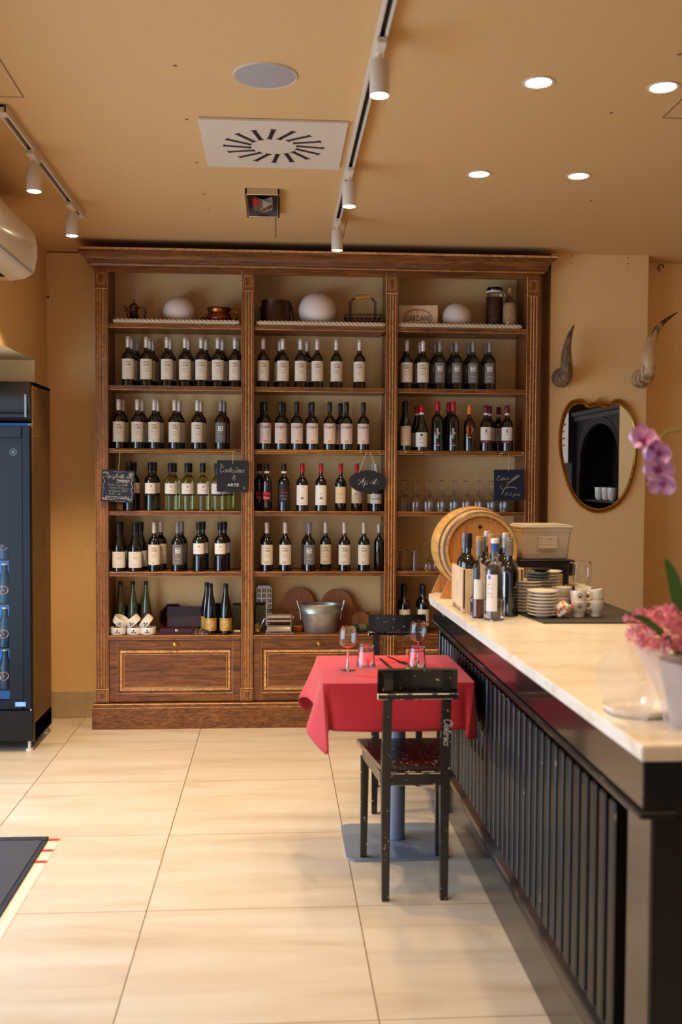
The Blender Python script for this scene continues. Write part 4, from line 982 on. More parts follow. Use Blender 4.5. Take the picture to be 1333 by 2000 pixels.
# ================================================================== BOTTOM SHELF OBJECTS
EZ = .5495
bowl0 = None
for i, (px, rot) in enumerate(((230, .5), (263, -.65), (289.5, -.85))):
    x = at(px, 1230, Y=5.965).x+(.004 if i == 0 else 0)
    who = ('left', 'middle', 'right')[i]
    def dish(lab):
        t = thing('ashtray', lab, 'ashtray', (0, 0, 0), group='white ashtrays on the left bottom shelf')
        pr = [(.040, 0), (.0455, .003), (.0475, .024), (.047, .040), (.0445, .042), (.042, .038), (.041, .008), (.01, .006)]
        G('ceramic').lathe(pr, 16, cap=True).build('dish', t, smooth=30)
        g = G('ink'); f = lambda u, v: Vector((.0478*math.sin(u/.0478), -.0478*math.cos(u/.0478), v))
        g.poly([f(-.004, .031), f(.004, .031), f(.0045, .026), f(0, .019), f(-.0045, .026)]); script(g, f, 'Moretti', .009, 0, .012, .0012)
        g.build('printed_mark', t); return t
    y = 5.967
    la = '%s upright white ashtray in the lower row at the bottom-left shelf' % who
    if bowl0 is None: bowl0 = dish(la); bowl0.location = (x, y, EZ)
    else: dup(bowl0, (x, y, EZ), 0, la)
    o = dup(bowl0, (x+.004*(1 if rot > 0 else 1), y+.006, EZ+.060), 0, '%s white ashtray leaning tilted on top of another, bottom-left shelf' % who)
    o.rotation_euler = (.25, rot, (.1, -.3, -.2)[i])
def oct_basket(px, y, rx, h, lean, lab):
    p = at(px, 1200, Y=y); t = thing('wicker_basket', lab, 'basket', (p.x, y, EZ))
    g = G('wicker'); rows = []
    for k_, z in ((.70, .05), (.74, .03), (.93, .005), (1.0, -.002), (1.03, .0), (1.0, .006), (.9, .014)):
        rows.append([(rx*k_*math.cos(2*PI*j/8+PI/8), z, h/2+h/2*k_/1.03*math.sin(2*PI*j/8+PI/8)) for j in range(8)])
    g.grid(rows, closed_u=True); g.poly(rows[0]); g.build('basket_weave', t, smooth=20)
    G('wicker').tube([(rx*1.01*math.cos(2*PI*j/8+PI/8), -.002, h/2+h/2*.98*math.sin(2*PI*j/8+PI/8)) for j in range(8)], .006, 8, closed=True).build('rim', t)
oct_basket(262, 6.13, .075, .165, 0, 'dark wicker basket behind the slender olive bottles')
oct_basket(338, 6.11, .082, .165, 0, 'octagonal brown wicker basket behind the open purple box')
oct_basket(424, 6.135, .060, .165, 0, 'dark wicker basket behind the gold-labelled bottles')
# open presentation box
pa, pb = at(309, 1238, Y=5.96), at(378, 1238, Y=5.96); la, lb = at(325, 1186, Y=6.04), at(392, 1186, Y=6.04)
t = thing('presentation_box', 'open purple presentation box with dark velvet lid, bottom-left shelf', 'box', ((la.x+lb.x)/2, 6.0, EZ), rz=-.04)
bw = (lb.x-la.x)/2
G('purple_leather').box(-bw-.03, bw-.03, -.045, .045, 0, .030, .002).build('box_base', t)
M = Matrix.Translation((0, .048, .028))@Matrix.Rotation(-.12, 4, 'X')
g = G('purple_leather').box(-bw, bw, 0, .012, 0, .125, .002, M=M).m('velvet').box(-bw+.012, bw-.006, -.002, .001, .006, .119, M=M).build('lid', t)
G('chrome').lathe([(.008, 0), (.009, .002), (.003, .003)], 14, Matrix.Translation((-.03, -.0455, .022))@Matrix.Rotation(PI/2, 4, 'X')).build('clasp', t)
# crystal ashtray with cork
p = at(393, 1236, Y=5.955); t = thing('crystal_ashtray', 'faceted clear glass ashtray in front of the gold-labelled bottles', 'ashtray', (p.x, 5.95, EZ))
g = G('glass_clear'); rows = []
for r, z in ((.038, 0), (.046, .004), (.048, .022), (.044, .028), (.036, .024), (.030, .010)):
    rows.append([((r+(.002 if j % 2 else -.002))*math.cos(2*PI*j/24), (r+(.002 if j % 2 else -.002))*.8*math.sin(2*PI*j/24), z) for j in range(24)])
g.grid(rows, closed_u=True); g.poly(rows[0]); g.poly(rows[-1]); g.build('glass_dish', t, smooth=0)
p = at(384, 1222, Y=5.955); t = thing('bottle_stopper', 'small gilt stopper resting in the faceted glass ashtray', 'stopper', (p.x, 5.955, EZ+.012))
G('brass').lathe([(.009, 0), (.010, .004), (.010, .012), (.003, .016), (.003, .026), (.005, .03)], 14).build('stopper_body', t)
# green tins
for (a, b, y, lab) in ((455, 471, 6.10, 'green tin with faint lettering beside the left divider, left bay'), (499, 519, 6.10, 'green tin with lettering behind the pasta machine crank')):
    xa, xb = at(a, 1200, Y=y).x, at(b, 1200, Y=y).x
    if a == 455: xb = -.212
    if a == 499: xa = -.122
    zt = at(500, 1180 if a > 470 else 1180, Y=y).z
    t = thing('green_tin', lab, 'tin', ((xa+xb)/2, y, EZ)); w = (xb-xa)/2
    G('tin_green').box(-w, w, -.02, .03, 0, zt-EZ, .003).build('tin_body', t); G('iron').box(-w-.001, w+.001, -.022, .032, zt-EZ-.002, zt-EZ+.005, .002).build('lid', t)
    g = G('ink'); f = lambda u, v: Vector((u, -.0206, v)); h_ = zt-EZ
    text2(g, f, 'Olio', .012, 0, h_*.78); line2(g, f, [(-w*.6, h_*.66), (w*.6, h_*.66)], .002)
    if a > 470: scribble(g, f, -w*.5, w*.5, h_*.5, .01, .001, 3)
    g.build('lettering', t)
# rolling-pin end behind pilaster
p = at(467, 1232, Y=5.99); t = G('pine').tube([(-.03, 0, 0), (.014, 0, 0)], [.009, .007], 12).build('wooden_peg'); t.location = (-.225, 5.99, EZ+.0095); tag(t, 'end of a small wooden pin beside the left divider on the bottom shelf', 'wooden pin')
# ravioli mould
xa, xb = at(500, 1150, Y=6.13).x, at(530, 1150, Y=6.13).x; xc = (xa+xb)/2; w = (xb-xa)/2; hz = at(515, 1143, Y=6.13).z-EZ
t = thing('ravioli_mould', 'shiny metal ravioli mould with square cells leaning behind the tin', 'kitchen mould', (xc+.004, 6.13, EZ))
g = G('chrome').box(-w, w, .0, .008, 0, hz-.012, .001).poly([(-w, 0, hz-.012), (w, 0, hz-.012), (w*.85, .012, hz), (-w*.85, .012, hz)]) and None
g = G('chrome').box(-w, w, .0, .008, 0, hz-.012, .001).box(-w*.85, w*.85, .0, .012, hz-.014, hz, .002); g.build('mould_plate', t)
g = G('chrome'); cs = w*2/3
for i in range(3):
    for j in range(7):
        cx_ = -w+cs*(i+.5); cz_ = hz-.018-cs*(j+.5)
        if cz_ < .02: continue
        for a, b, c, e in ((cx_-cs*.42, cx_+cs*.42, cz_+cs*.34, cz_+cs*.42), (cx_-cs*.42, cx_+cs*.42, cz_-cs*.42, cz_-cs*.34), (cx_-cs*.42, cx_-cs*.34, cz_-cs*.42, cz_+cs*.42), (cx_+cs*.34, cx_+cs*.42, cz_-cs*.42, cz_+cs*.42)):
            g.box(a, b, -.004, 0, c, e)
        g.m('ceramic').box(cx_-cs*.2, cx_+cs*.2, -.003, 0, cz_-cs*.2, cz_+cs*.2); g.m('dark_slot').box(cx_-cs*.33, cx_+cs*.33, -.0012, 0, cz_-cs*.33, cz_+cs*.33); g.m('chrome')
g.build('cell_grid', t, smooth=0)
# cutting boards
def big_board(px, top, hw_px, y, lab, lean):
    xa, xb = at(px-hw_px, 1180, Y=y).x, at(px+hw_px, 1180, Y=y).x; h = at(px, top, Y=y).z-EZ; w = (xb-xa)/2; r = w*.78
    pts = [(-w*1.25, 0), (w*1.25, 0), (w*1.25, h*.34)]
    pts += [(w*1.05, h*.45)]+[(r*math.cos(a), h-r+r*math.sin(a)) for a in [PI*k/16 for k in range(1, 16)]]+[(-w*1.05, h*.45), (-w*1.25, h*.34)]
    g = G('board_wood'); M = Matrix.Rotation(lean, 4, 'X'); g.prism(pts, lambda u, v, ww: M@Vector((u, ww, v)), .014)
    o = g.build('cutting_board', smooth=30); o.location = ((xa+xb)/2, y, EZ); tag(o, lab, 'cutting board'); return o
big_board(583, 1147, 38, 6.148, 'left of two large round-topped wooden boards leaning behind the bucket', 0)
big_board(658, 1150, 38, 6.128, 'right of two large round-topped wooden boards leaning behind the bucket', 0)
def round_board(px, py, r, y, lab, handle=None, m='board_wood'):
    p = at(px, py, Y=y); t = thing('round_board', lab, 'wooden plate', (p.x, y, EZ))
    g = G(m); g.lathe([(r, 0), (r, .010), (r*.9, .012), (r*.86, .008), (.001, .008)], 36, Matrix.Translation((0, .012, r))@Matrix.Rotation(PI/2, 4, 'X')); g.build('board_disc', t)
    if handle: G(m).box(handle[0], handle[1], -.002, .008, handle[2], handle[3], .003).build('handle', t)
    return t
round_board(706, 1210, .056, 6.085, 'round wooden serving plate leaning at the front of three, right of bucket')
round_board(724, 1207, .057, 6.108, 'middle round wooden serving plate behind the front one, right of bucket')
t_ = G('board_wood').prism([(-.07, 0), (.07, 0), (.07, .09), (.045, .108), (-.055, .098), (-.07, .09)], lambda u, v, w_: Vector((u, w_, v)), .01).build('paddle_board'); t_.location = (.545, 6.142, EZ); tag(t_, 'flat wooden paddle board behind the two round serving plates', 'wooden board')
round_board(582, 1218, .058, 6.095, 'round brown wooden plate leaning behind the pasta machine')
round_board(545, 1215, .060, 6.108, 'left round brown wooden plate behind the pasta machine')
p = at(592, 1232, Y=6.04); o = G('board_wood').lathe([(.03, 0), (.036, .01), (.036, .03), (.03, .036)], 24).build('wooden_bowl'); o.location = (p.x-.030, 6.05, EZ); tag(o, 'small wooden bowl between pasta machine and metal bucket', 'bowl')
# bucket
pa, pb = at(579, 1182, Y=5.985), at(674, 1182, Y=5.985); rt = (at(667, 1180, Y=6.0).x-at(587, 1180, Y=6.0).x)/2
p = at(627, 1236, Y=6.0); t = thing('metal_bucket', 'galvanised metal bucket with two upright handles on the bottom shelf', 'bucket', (p.x, 6.02, EZ))
ht = at(627, 1181, Y=6.0).z-EZ; rb = rt*.80
pr = [(rb*.96, 0), (rb, .004), (rb+(rt-rb)*.68, ht*.68), (rb+(rt-rb)*.70+.003, ht*.70), (rb+(rt-rb)*.72, ht*.72), (rb+(rt-rb)*.77+.003, ht*.77), (rb+(rt-rb)*.8, ht*.79), (rt, ht*.985), (rt+.004, ht), (rt, ht+.003), (rt-.003, ht-.002), (rb+(rt-rb)*.7-.003, ht*.7), (rb-.003, .01)]
g = G('galvanised'); g.lathe(pr, 44, Matrix.Scale(.66, 4, (0, 1, 0))); g.build('bucket_body', t, smooth=50)
for s in (-1, 1):
    g = G('galvanised'); g.tube([(s*(rt+.002), -.018, ht*.80), (s*(rt+.012), -.018, ht*.98), (s*(rt+.020), -.014, ht*1.14), (s*(rt+.022), 0, ht*1.18), (s*(rt+.020), .014, ht*1.14), (s*(rt+.012), .018, ht*.98), (s*(rt+.002), .018, ht*.80)], .005, 8)
    g.tube([(s*(rt-.004), 0, ht*.45), (s*(rt+.001), 0, ht*.7), (s*(rt+.006), 0, ht*.9)], .004, 6).build('handle', t)
# pasta machine
xa, xb = at(519, 1230, Y=5.965).x, at(572, 1230, Y=5.965).x; w = (xb-xa)/2; hz = at(545, 1196, Y=5.99).z-EZ
t = thing('pasta_machine', 'chrome hand-cranked pasta machine on the bottom shelf left of the bucket', 'pasta machine', ((xa+xb)/2, 5.99, EZ))
G('chrome').box(-w*1.05, w*1.08, -.05, .05, 0, .008, .002).build('base_plate', t)
for s in (-1, 1): G('chrome').box(s*w*.88-.003, s*w*.88+.003, -.038, .038, .008, hz*.96, .002).build('side_plate', t)
g = G('chrome')
for zc, rr in ((hz*.82, .014), (hz*.60, .008)): g.tube([(-w*.86, -.01, zc), (w*.86, -.01, zc)], rr, 20)
g.box(-w*.86, w*.86, -.03, .03, hz*.90, hz*.93, .001, M=Matrix.Translation((0, 0, 0)))
g.build('roller', t)
g = G('chrome'); g.grid([[(-w*.86, -.036, .012), (w*.86, -.036, .012)], [(-w*.86, -.028, hz*.25), (w*.86, -.028, hz*.25)], [(-w*.86, .0, hz*.42), (w*.86, .0, hz*.42)]]); g.build('guide_plate', t)
G('iron').tube([(w*.92, 0, hz*.78), (w*1.12, 0, hz*.78)], .008, 14).m('chrome').tube([(w*1.0, 0, hz*.78), (w*1.10, 0, hz*.78)], .012, 14).build('adjuster_knob', t)
g = G('chrome').tube([(-w*.9, -.02, hz*.72), (-w*1.08, -.025, hz*.72), (-w*1.5, -.03, hz*.18)], .0028, 8); g.build('crank_arm', t)
G('pine').tube([(-w*1.5, -.03, hz*.14), (-w*1.62, -.03, hz*.13)], [.008, .010], 12).build('crank_grip', t)
# whisk-like brush
p = at(502, 1220, Y=5.97); g = G('ink_gold')
for k in range(6): g.tube([(0.0, .0, .008+.008*k), (.030-.002*k, -.003, .014+.009*k)], .0034, 6)
o = g.build('straw_bundle'); o.location = (-.120, 5.975, EZ); tag(o, 'small bundle of yellow straw by the divider left of the pasta machine', 'straw bundle')
# lying green bottle
pa, pb = at(720, 1228, Y=5.97), at(690, 1215, Y=6.02)
t = thing('lying_bottle', 'green bottle lying on its side on the bottom shelf', 'bottle', (.50, 5.99, EZ+.026), rz=0)
M = Matrix.Rotation(.35, 4, 'Z')@Matrix.Rotation(-PI/2, 4, 'Y')
G('green_glass').lathe([(.020, -.06), (.025, -.055), (.025, .02), (.018, .04), (.011, .055), (.011, .085)], 22, M).build('glass_body', t)
G('tin_green').lathe([(.0254, -.05), (.0256, -.02), (.0254, .0)], 22, M, cap=False).build('label', t)
G('ink_maroon').lathe([(.021, -.0605), (.001, -.061)], 22, M, cap=False).build('base_disc', t)
# ================================================================== GLASSES
def wineglass(name, lab, h, rb, cat='wine glass', down=False, bowl=.5, foot=.8):
    t = thing(name, lab, cat, (0, 0, 0)); M = Matrix.Translation((0, 0, h))@Matrix.Scale(-1, 4, (0, 0, 1)) if down else None
    hb = h*bowl; z0 = h-hb; th = .0011
    outer_ = [(.004, z0), (rb*.55, z0+hb*.08), (rb*.88, z0+hb*.25), (rb, z0+hb*.48), (rb*.97, z0+hb*.75), (rb*.86, h)]
    inn = [(r-th, z+ (0 if i else .002)) for i, (r, z) in enumerate(outer_)][::-1]; inn[-1] = (.0005, z0+.004)
    g = G('glass_clear'); g.lathe(outer_+[(rb*.86-th*.5, h+.0004)]+inn, 26, M, cap=False)
    g.build('bowl', t, smooth=60)
    g = G('glass_clear'); g.lathe([(.0005, 0), (rb*foot, .0), (rb*foot, .0012), (rb*.3, .004), (.0045, .010), (.0032, z0*.5), (.004, z0-.002), (.006, z0+.001)], 24, M, cap=False); g.build('stem', t, smooth=60)
    return t
g0 = None
for row, y in ((0, 5.985), (1, 6.075)):
    for k in range(10):
        px = 787.5+24.4*k+(0 if row == 0 else 5); x = at(px, 980, Y=y).x
        if x > 1.455: continue
        lab = 'upside-down wine glass, %s %s row on the glass shelf' % (['first', 'second', 'third', 'fourth', 'fifth', 'sixth', 'seventh', 'eighth', 'ninth', 'tenth'][k]+' from left', 'front' if row == 0 else 'back')
        if g0 is None: g0 = wineglass('wine_glass', lab, .190, .034, down=True, bowl=.52); g0.location = (x, y, S['C']); g0['group'] = 'upside-down wine glasses'
        else: dup(g0, (x, y, S['C']), 0, lab, 'upside-down wine glasses')
def tumbler(lab, h, r0, r1, name='tumbler', mat='glass_clear'):
    t = thing(name, lab, 'glass', (0, 0, 0)); g = G(mat); th = .0022
    g.lathe([(r0, 0), (r1, h-.006), (r1*.9, h), (.001, h), (.001, h-.008), (r1-th, h-.010), (r0-th, 0)], 26, cap=False); 
    V = g.build('glass_wall', t, smooth=40)
    g = G('ceramic_blue' if False else mat)
    return t
t0 = tumbler('upturned tall tumbler at the left end of the lower glass shelf', .128, .030, .026); t0.location = (at(786, 1080, Y=6.03).x+.01, 6.03, S['D'])
dup(t0, (at(812, 1080, Y=6.0).x, 6.0, S['D']), 0, 'second upturned tall tumbler on the lower glass shelf')
g1 = dup(g0, (at(832, 1080, Y=6.0).x+.015, 6.0, S['D']), 0, 'upside-down wine glass alone on the lower glass shelf behind the barrel', 'glasses on the lower glass shelf', scale=(.9, .9, .66))
dup(g0, (at(850, 1080, Y=6.06).x+.01, 6.06, S['D']), 0, 'upside-down wine glass on the lower glass shelf almost hidden by barrel', 'glasses on the lower glass shelf', scale=(.9, .9, .66))
# ================================================================== HANGING SIGNS
def sign(lab, px0, py0, px1, py1, mat, strings, y=5.878, tilt=0, oval=False, hang=1.640):
    a, b = at(px0, py0, Y=y), at(px1, py1, Y=y); w, h = (b.x-a.x)/2, (a.z-b.z)/2
    t = thing('chalkboard_sign', lab, 'sign', ((a.x+b.x)/2, y, (a.z+b.z)/2)); t.rotation_euler = (0, tilt, 0)
    if oval: g = G(mat).prism([(w*math.cos(2*PI*k/40), h*math.sin(2*PI*k/40)) for k in range(40)], lambda u, v, ww: Vector((u, ww, v)), .005)
    else: g = G(mat).box(-w, w, 0, .005, -h, h, .001)
    g.build('board', t, smooth=30)
    g = G('rope')
    for s in strings:
        g.tube([(p[0], .002+(.02 if False else 0), p[1]) for p in s], .0013, 6)
    g.build('hanging_string', t); return t, w, h, (lambda u, v: Vector((u, -.0008, v)))
# Spaghetti board
t, w, h, f = sign('small blue-black recipe board with chalk writing hanging at the left edge', 198, 918, 262, 981, 'slate_blue', [], tilt=.055)
g = G('rope').tube([(-.0, .0, h), (.002, .0, h+.10)], .0013, 6).m('brass').sphere((.001, 0, h+.012), .005, 8, 6); g.build('knotted_string', t)
g = G('chalk'); script(g, f, 'Spaghetti alla', .026, .006, .048, .0018); text2(g, f, '"MARINO"', .020, .030, .026, .85); line2(g, f, [(-.01, .022), (.055, .022)], .001)
for i, (s_, u, v) in enumerate((('mangia di spaghetti', .0, .004), ('di pomodori di pane', .008, -.014), ('e parmigiano di sale', .0, -.032), ('molto e olio', -.012, -.050))):
    script(g, f, s_, .013, u, v, .0014)
for k, v in enumerate((-.064, -.073, -.082)): scribble(g, f, -w*.72, (w*.7, w*.75, -w*.1)[k], v, .005, .0013, k+4)
for s in (-1, 1):
    line2(g, f, spline([(s*w*.86, h*.6), (s*w*.9, h*.45), (s*w*.80, h*.25), (s*w*.92, 0), (s*w*.82, -.2*h), (s*w*.92, -.45*h), (s*w*.86, -.65*h)], 5), .0014)
    for q in (-1, 1):
        for j in range(3): ring2(g, f, s*w*(.88-.10*j), q*h*(.78+.06*(j % 2)), .005, .0015, 10)
line2(g, f, spline([(-.03, h*.92), (0, h*.88), (.03, h*.92)], 5), .0012); line2(g, f, spline([(-.01, -h*.92), (.02, -h*.95), (.05, -h*.92)], 5), .0012)
g.build('chalk_writing', t, smooth=0)
# Contadino
t, w, h, f = sign('square black chalkboard reading Contadino è ARTE over the first divider', 424, 899, 485, 961, 'slate_black', [], tilt=.012)
G('rope').tube([(-.0, 0, h-.02), (-.0, 0, h+.055)], .0013, 6).build('hanging_string', t)
g = G('chalk'); script(g, f, 'Contadino', .032, -.004, .022, .0022, .1); script(g, f, 'e', .042, .006, -.022, .0034); line2(g, f, [(.008, .008), (.013, .003)], .0022); text2(g, f, 'ARTE', .025, .004, -.060, 1.15)
for u, v in ((-.072, .066), (.064, -.068)):
    for q in (0, .007): line2(g, f, spline([(u+q, v+.006), (u+q+.004, v), (u+q, v-.008)], 4), .0016)
g.build('chalk_writing', t, smooth=0)
# Aperto
t, w, h, f = sign('oval black board reading Aperto hanging over the second divider', 682.5, 918, 755.5, 963, 'slate_black', [], oval=True, tilt=.0)
zr = 1.642-t.location.z; xr = at(720, 885, Y=5.88).x-t.location.x
G('rope').tube([(-w*.50, 0, h*.75), (xr-.008, .008, zr)], .0013, 6).tube([(w*.5, 0, h*.8), (xr+.010, .008, zr)], .0013, 6).build('hanging_string', t)
g = G('chalk'); script(g, f, 'Aperto', .040, .004, -.017, .0032, .35, n=6); g.build('chalk_writing', t, smooth=0)
# L'amor
t, w, h, f = sign("blue square board reading L'amor di gnam with a wheat ear drawing", 966, 917, 1024, 978, 'slate_blue', [], tilt=-.012)
G('rope').tube([(-.002, 0, h-.01), (-.0, .008, h+.095)], .0013, 6).tube(spline([(-.05, h+.098), (-.052, h+.06), (-.045, h+.045)], 4) and [(-.05, .008, h+.098), (-.058, .004, h+.07), (-.050, .004, h+.05), (-.048, .004, h+.035)], .0012, 6).build('hanging_string', t)
g = G('chalk'); script(g, f, "L'amor", .026, -.038, .030, .0022); script(g, f, 'O di gnam', .020, .022, -.062, .0020)
line2(g, f, spline([(-.042, -.05), (-.02, -.01), (.01, .02)], 6), .002); line2(g, f, spline([(-.045, .0), (-.055, -.01), (-.045, -.02), (-.034, -.03), (-.045, -.05)], 6), .002)
line2(g, f, spline([(-.025, -.02), (.01, -.012), (.05, -.02)], 6), .002); line2(g, f, spline([(-.02, .015), (0, .018), (.012, .024)], 6), .0018)
for j in range(5):
    for s in (-1, 1): line2(g, f, spline([(.012+.009*j, .022+.006*j), (.020+.009*j-s*.006, .032+.006*j+s*.004), (.030+.009*j, .034+.006*j)], 4), .0018)
g.build('chalk_writing', t, smooth=0)
# ================================================================== MIRROR AND HORNS ON THE PIER
mc = at(1171.5, 893, Y=5.96); t = thing('wall_mirror', 'shield-shaped gilt-framed mirror on the pier above the counter', 'mirror', (mc.x, PY, mc.z))
mo = []
for px, py in ((1171, 783), (1150, 787), (1141, 780), (1130, 779), (1117, 783), (1106, 797), (1098, 820), (1094, 850), (1095, 885), (1102, 920), (1113, 955), (1130, 983), (1150, 998), (1172, 1003), (1195, 997), (1215, 982), (1232, 955), (1243, 920), (1248, 885), (1249, 850), (1244, 820), (1235, 797), (1222, 784), (1210, 779), (1200, 781), (1192, 788)):
    q = at(px, py, Y=5.96); mo.append((q.x-mc.x, q.z-mc.z))
def closed_spline(P, n=4):
    out = []; N = len(P)
    for i in range(N):
        a, b, c, e = P[i-1], P[i], P[(i+1) % N], P[(i+2) % N]
        for k in range(n):
            s = k/n; out.append(tuple(.5*(2*b[d]+(c[d]-a[d])*s+(2*a[d]-5*b[d]+4*c[d]-e[d])*s*s+(3*b[d]-a[d]-3*c[d]+e[d])*s**3) for d in (0, 1)))
    return out
ms = closed_spline(mo, 4); sc_ = lambda k, y: [(u*k, y, v*k+(.0 if k > .99 else 0)) for u, v in ms]
g = G('gilt'); rows = [sc_(1, -.001), sc_(1.0, -.016), sc_(.975, -.024), sc_(.955, -.016), sc_(.945, -.021), sc_(.925, -.019), sc_(.915, -.010), sc_(.91, -.004)]
g.grid(rows, closed_u=True); g.build('gilt_frame', t, smooth=50)
g = G('mirror'); g.poly(sc_(.925, -.006)); mp = g.build('mirror_glass', t, smooth=0)
g = G('brass'); g.tube(spline([(-.035, .352), (0, .385), (.035, .352)], 5) and [(a, -.024, b) for a, b in spline([(-.032, .338), (-.012, .352), (0, .362), (.012, .352), (.032, .338)], 5)], .0035, 8)
for a, b in ((-.05, .335), (.05, .335), (-.018, .335), (.018, .335), (0, .342), (0, .330)): g.sphere((a, -.024, b), .006, 8, 6, (1.6, 1, .8))
g.build('crest_ornament', t)
def horn(lab, pts, radii, base, mat, y0):
    b = at(base[0], base[1], Y=y0); t = thing('wall_horn', lab, 'animal horn', (b.x, PY, b.z))
    P = []
    for i, (px, py, dy) in enumerate(pts):
        q = at(px, py, Y=PY-dy); P.append((q.x, q.y, q.z))
    P = [Vector(p)-Vector((b.x, PY, b.z)) for p in P]
    # smooth in 3-D
    out = []; R = []
    Q = [P[0]]+P+[P[-1]]; RR = [radii[0]]+radii+[radii[-1]]
    for i in range(1, len(Q)-2):
        for k in range(5):
            s = k/5; a, c, d, e = Q[i-1], Q[i], Q[i+1], Q[i+2]
            out.append(.5*(2*c+(d-a)*s+(2*a-5*c+4*d-e)*s*s+(3*c-a-3*d+e)*s**3)); R.append(RR[i]*(1-s)+RR[i+1]*s)
    out.append(P[-1]); R.append(radii[-1])
    G(mat).tube(out, R, 18).build('horn_body', t, smooth=60)
    return t
horn('smaller rough brown horn mounted above the left of the gilt mirror', [(1097, 738, .004), (1098, 738, .05), (1104, 735, .10), (1107, 720, .135), (1107, 690, .14), (1112, 660, .13), (1122, 634, .12)], [.060, .055, .046, .038, .029, .017, .002], (1097, 738), 'horn_rough', PY)
horn('larger cream horn with dark tip mounted above the right of the gilt mirror', [(1253, 740, .004), (1254, 740, .06), (1262, 735, .13), (1268, 715, .17), (1268, 690, .18), (1278, 655, .17), (1296, 630, .16), (1324, 610, .15)], [.058, .054, .049, .042, .037, .024, .014, .002], (1253, 740), 'horn', PY)
# ================================================================== SET BEHIND THE BAR (seen in the mirror)
struct('wall_bar', G('wall_paint').box(2.95, XR, 3.55, YB, 0, CZ))
t = thing('bar_cupboard', 'black arched back-bar cupboard seen reflected in the gilt mirror', 'cupboard', (2.95, 2.3, 0))
BY0, BY1 = -.16, 1.20
G('cupboard_black').box(0, .44, -1.3, BY1, 0, .98, .004).build('base_cabinet', t)
G('cupboard_black').box(-.03, .44, -1.3, BY1, .98, 1.02, .004).build('counter_slab', t)
cy = (BY0+BY1)/2; hw = (BY1-BY0)/2; r = hw-.12
pts = [(BY0, 1.02), (BY0, 2.10), (BY1, 2.10), (BY1, 1.02), (BY1-.08, 1.02), (BY1-.08, 1.52), (BY1-.12, 1.58)]
pts += [(cy+r*math.cos(a), 1.66+.34*math.sin(a)) for a in [PI*k/18 for k in range(1, 18)]]+[(BY0+.12, 1.58), (BY0+.08, 1.52), (BY0+.08, 1.02)]
G('cupboard_black').prism(pts, lambda u, v, w: Vector((.06+w, u, v)), .03).build('arched_front', t, smooth=0)
g = G('cupboard_edge')
for rr, z_ in ((r+.012, 1.66), (r+.05, 1.66)): g.tube([(.057, cy+rr*math.cos(a), z_+(rr-r+.34)*math.sin(a)) for a in [PI*k/18 for k in range(0, 19)]], .006, 6)
g.build('arch_moulding', t)
G('cupboard_edge').box(.0, .44, BY0-.02, BY1+.02, 2.10, 2.14, .012).box(.03, .44, BY0-.01, BY1+.01, 2.05, 2.10, .008).build('cornice', t)
G('cupboard_black').box(.42, .44, BY0, BY1, 1.02, 2.1).box(.09, .42, BY0, BY0+.02, 1.02, 2.1).box(.09, .42, BY1-.02, BY1, 1.02, 2.1).box(.12, .42, BY0, BY1, 1.26, 1.28).build('carcass', t)
G('cupboard_black').box(.02, .44, -1.3, BY0-.02, 1.02, 2.35).build('tall_side_unit', t)
o = G('paper_white').box(0, .003, -.15, .15, 0, .56).m('ink_soft').box(-.001, 0, -.08, .08, .47, .49).box(-.001, 0, -.08, .08, .38, .40).box(-.001, 0, -.03, .03, .31, .33).box(-.001, 0, -.05, .05, .24, .26).box(-.001, 0, -.04, .04, .17, .19).build('notice_board'); o.location = (2.93, 1.96, 1.64); tag(o, 'white notice panel reflected at the left of the mirror', 'notice')
for k, (y, z, m) in enumerate(((2.4, 2.1405, 'paper_white'), (2.75, 2.1405, 'glass_clear'), (3.05, 2.1405, 'paper_white'))):
    o = G('glass_dark').lathe([(.035, 0), (.036, .2), (.014, .26), (.014, .3)], 18).m(m).lathe([(.0368, .05), (.0368, .17)], 18, cap=False).build('liquor_bottle'); o.location = (3.1, y, z)
    tag(o, 'liquor bottle on top of the black back-bar cupboard, %s of three' % ('left', 'middle', 'right')[k], 'bottle', 'bottles on the back-bar cupboard')
for k, (y, z) in enumerate(((2.55, 1.2805), (2.75, 1.2805), (2.92, 1.2805))):
    o = G('ceramic').lathe([(.03, 0), (.045, .02), (.05, .12), (.046, .12), (.03, .02), (.001, .01)], 20).build('white_jug'); o.location = (3.12, y, z)
    tag(o, 'white jug on the back-bar cupboard shelf, %s of three' % ('left', 'middle', 'right')[k], 'jug', 'white jugs in the back-bar cupboard')
# ================================================================== BAR COUNTER
t = thing('bar_counter', 'long black panelled bar counter with vertical slats', 'bar counter', (.76, 3.2, 0))
KX = 1.385; KY0, KY1 = 1.945, 4.60
g = G('black_lacquer', 'black_edge'); g.mi = 0
g.box(.80, KX-.02, KY0+.001, KY1-.001, .0, .93)
# upper frieze
g.box(.738, KX-.02, KY0-.012, KY1+.01, .83, .938, .003, 'black_edge')
g.build('counter_body', t, world=True)
g = G('slat_black', 'black_edge').box(.729, .81, KY0-.02, KY1+.004, .813, .8295, .004, 'black_edge').build('moulding', t, world=True)
g = G('black_lacquer', 'black_edge').box(.76, .80, KY0, KY0+.13, .0, .815, .002, 'black_edge').box(.76, .80, KY1-.05, KY1, .0, .815, .002, 'black_edge').box(.76, .80, KY0+.13, KY1-.05, .782, .815, .002, 'black_edge').build('panel_frame', t, world=True)
g = G('black_lacquer', 'black_edge').box(.758, .80, KY0-.002, KY1, 0, .165, .003, 'black_edge')
g.prism([(.758, .165), (.80, .165), (.80, .225), (.786, .232), (.776, .205), (.762, .19)], lambda u, v, w: Vector((u, KY0+.13+w, v)), KY1-KY0-.18)
g.build('plinth_board', t, world=True)
ns = int((KY1-.06-2.15)/.0683)
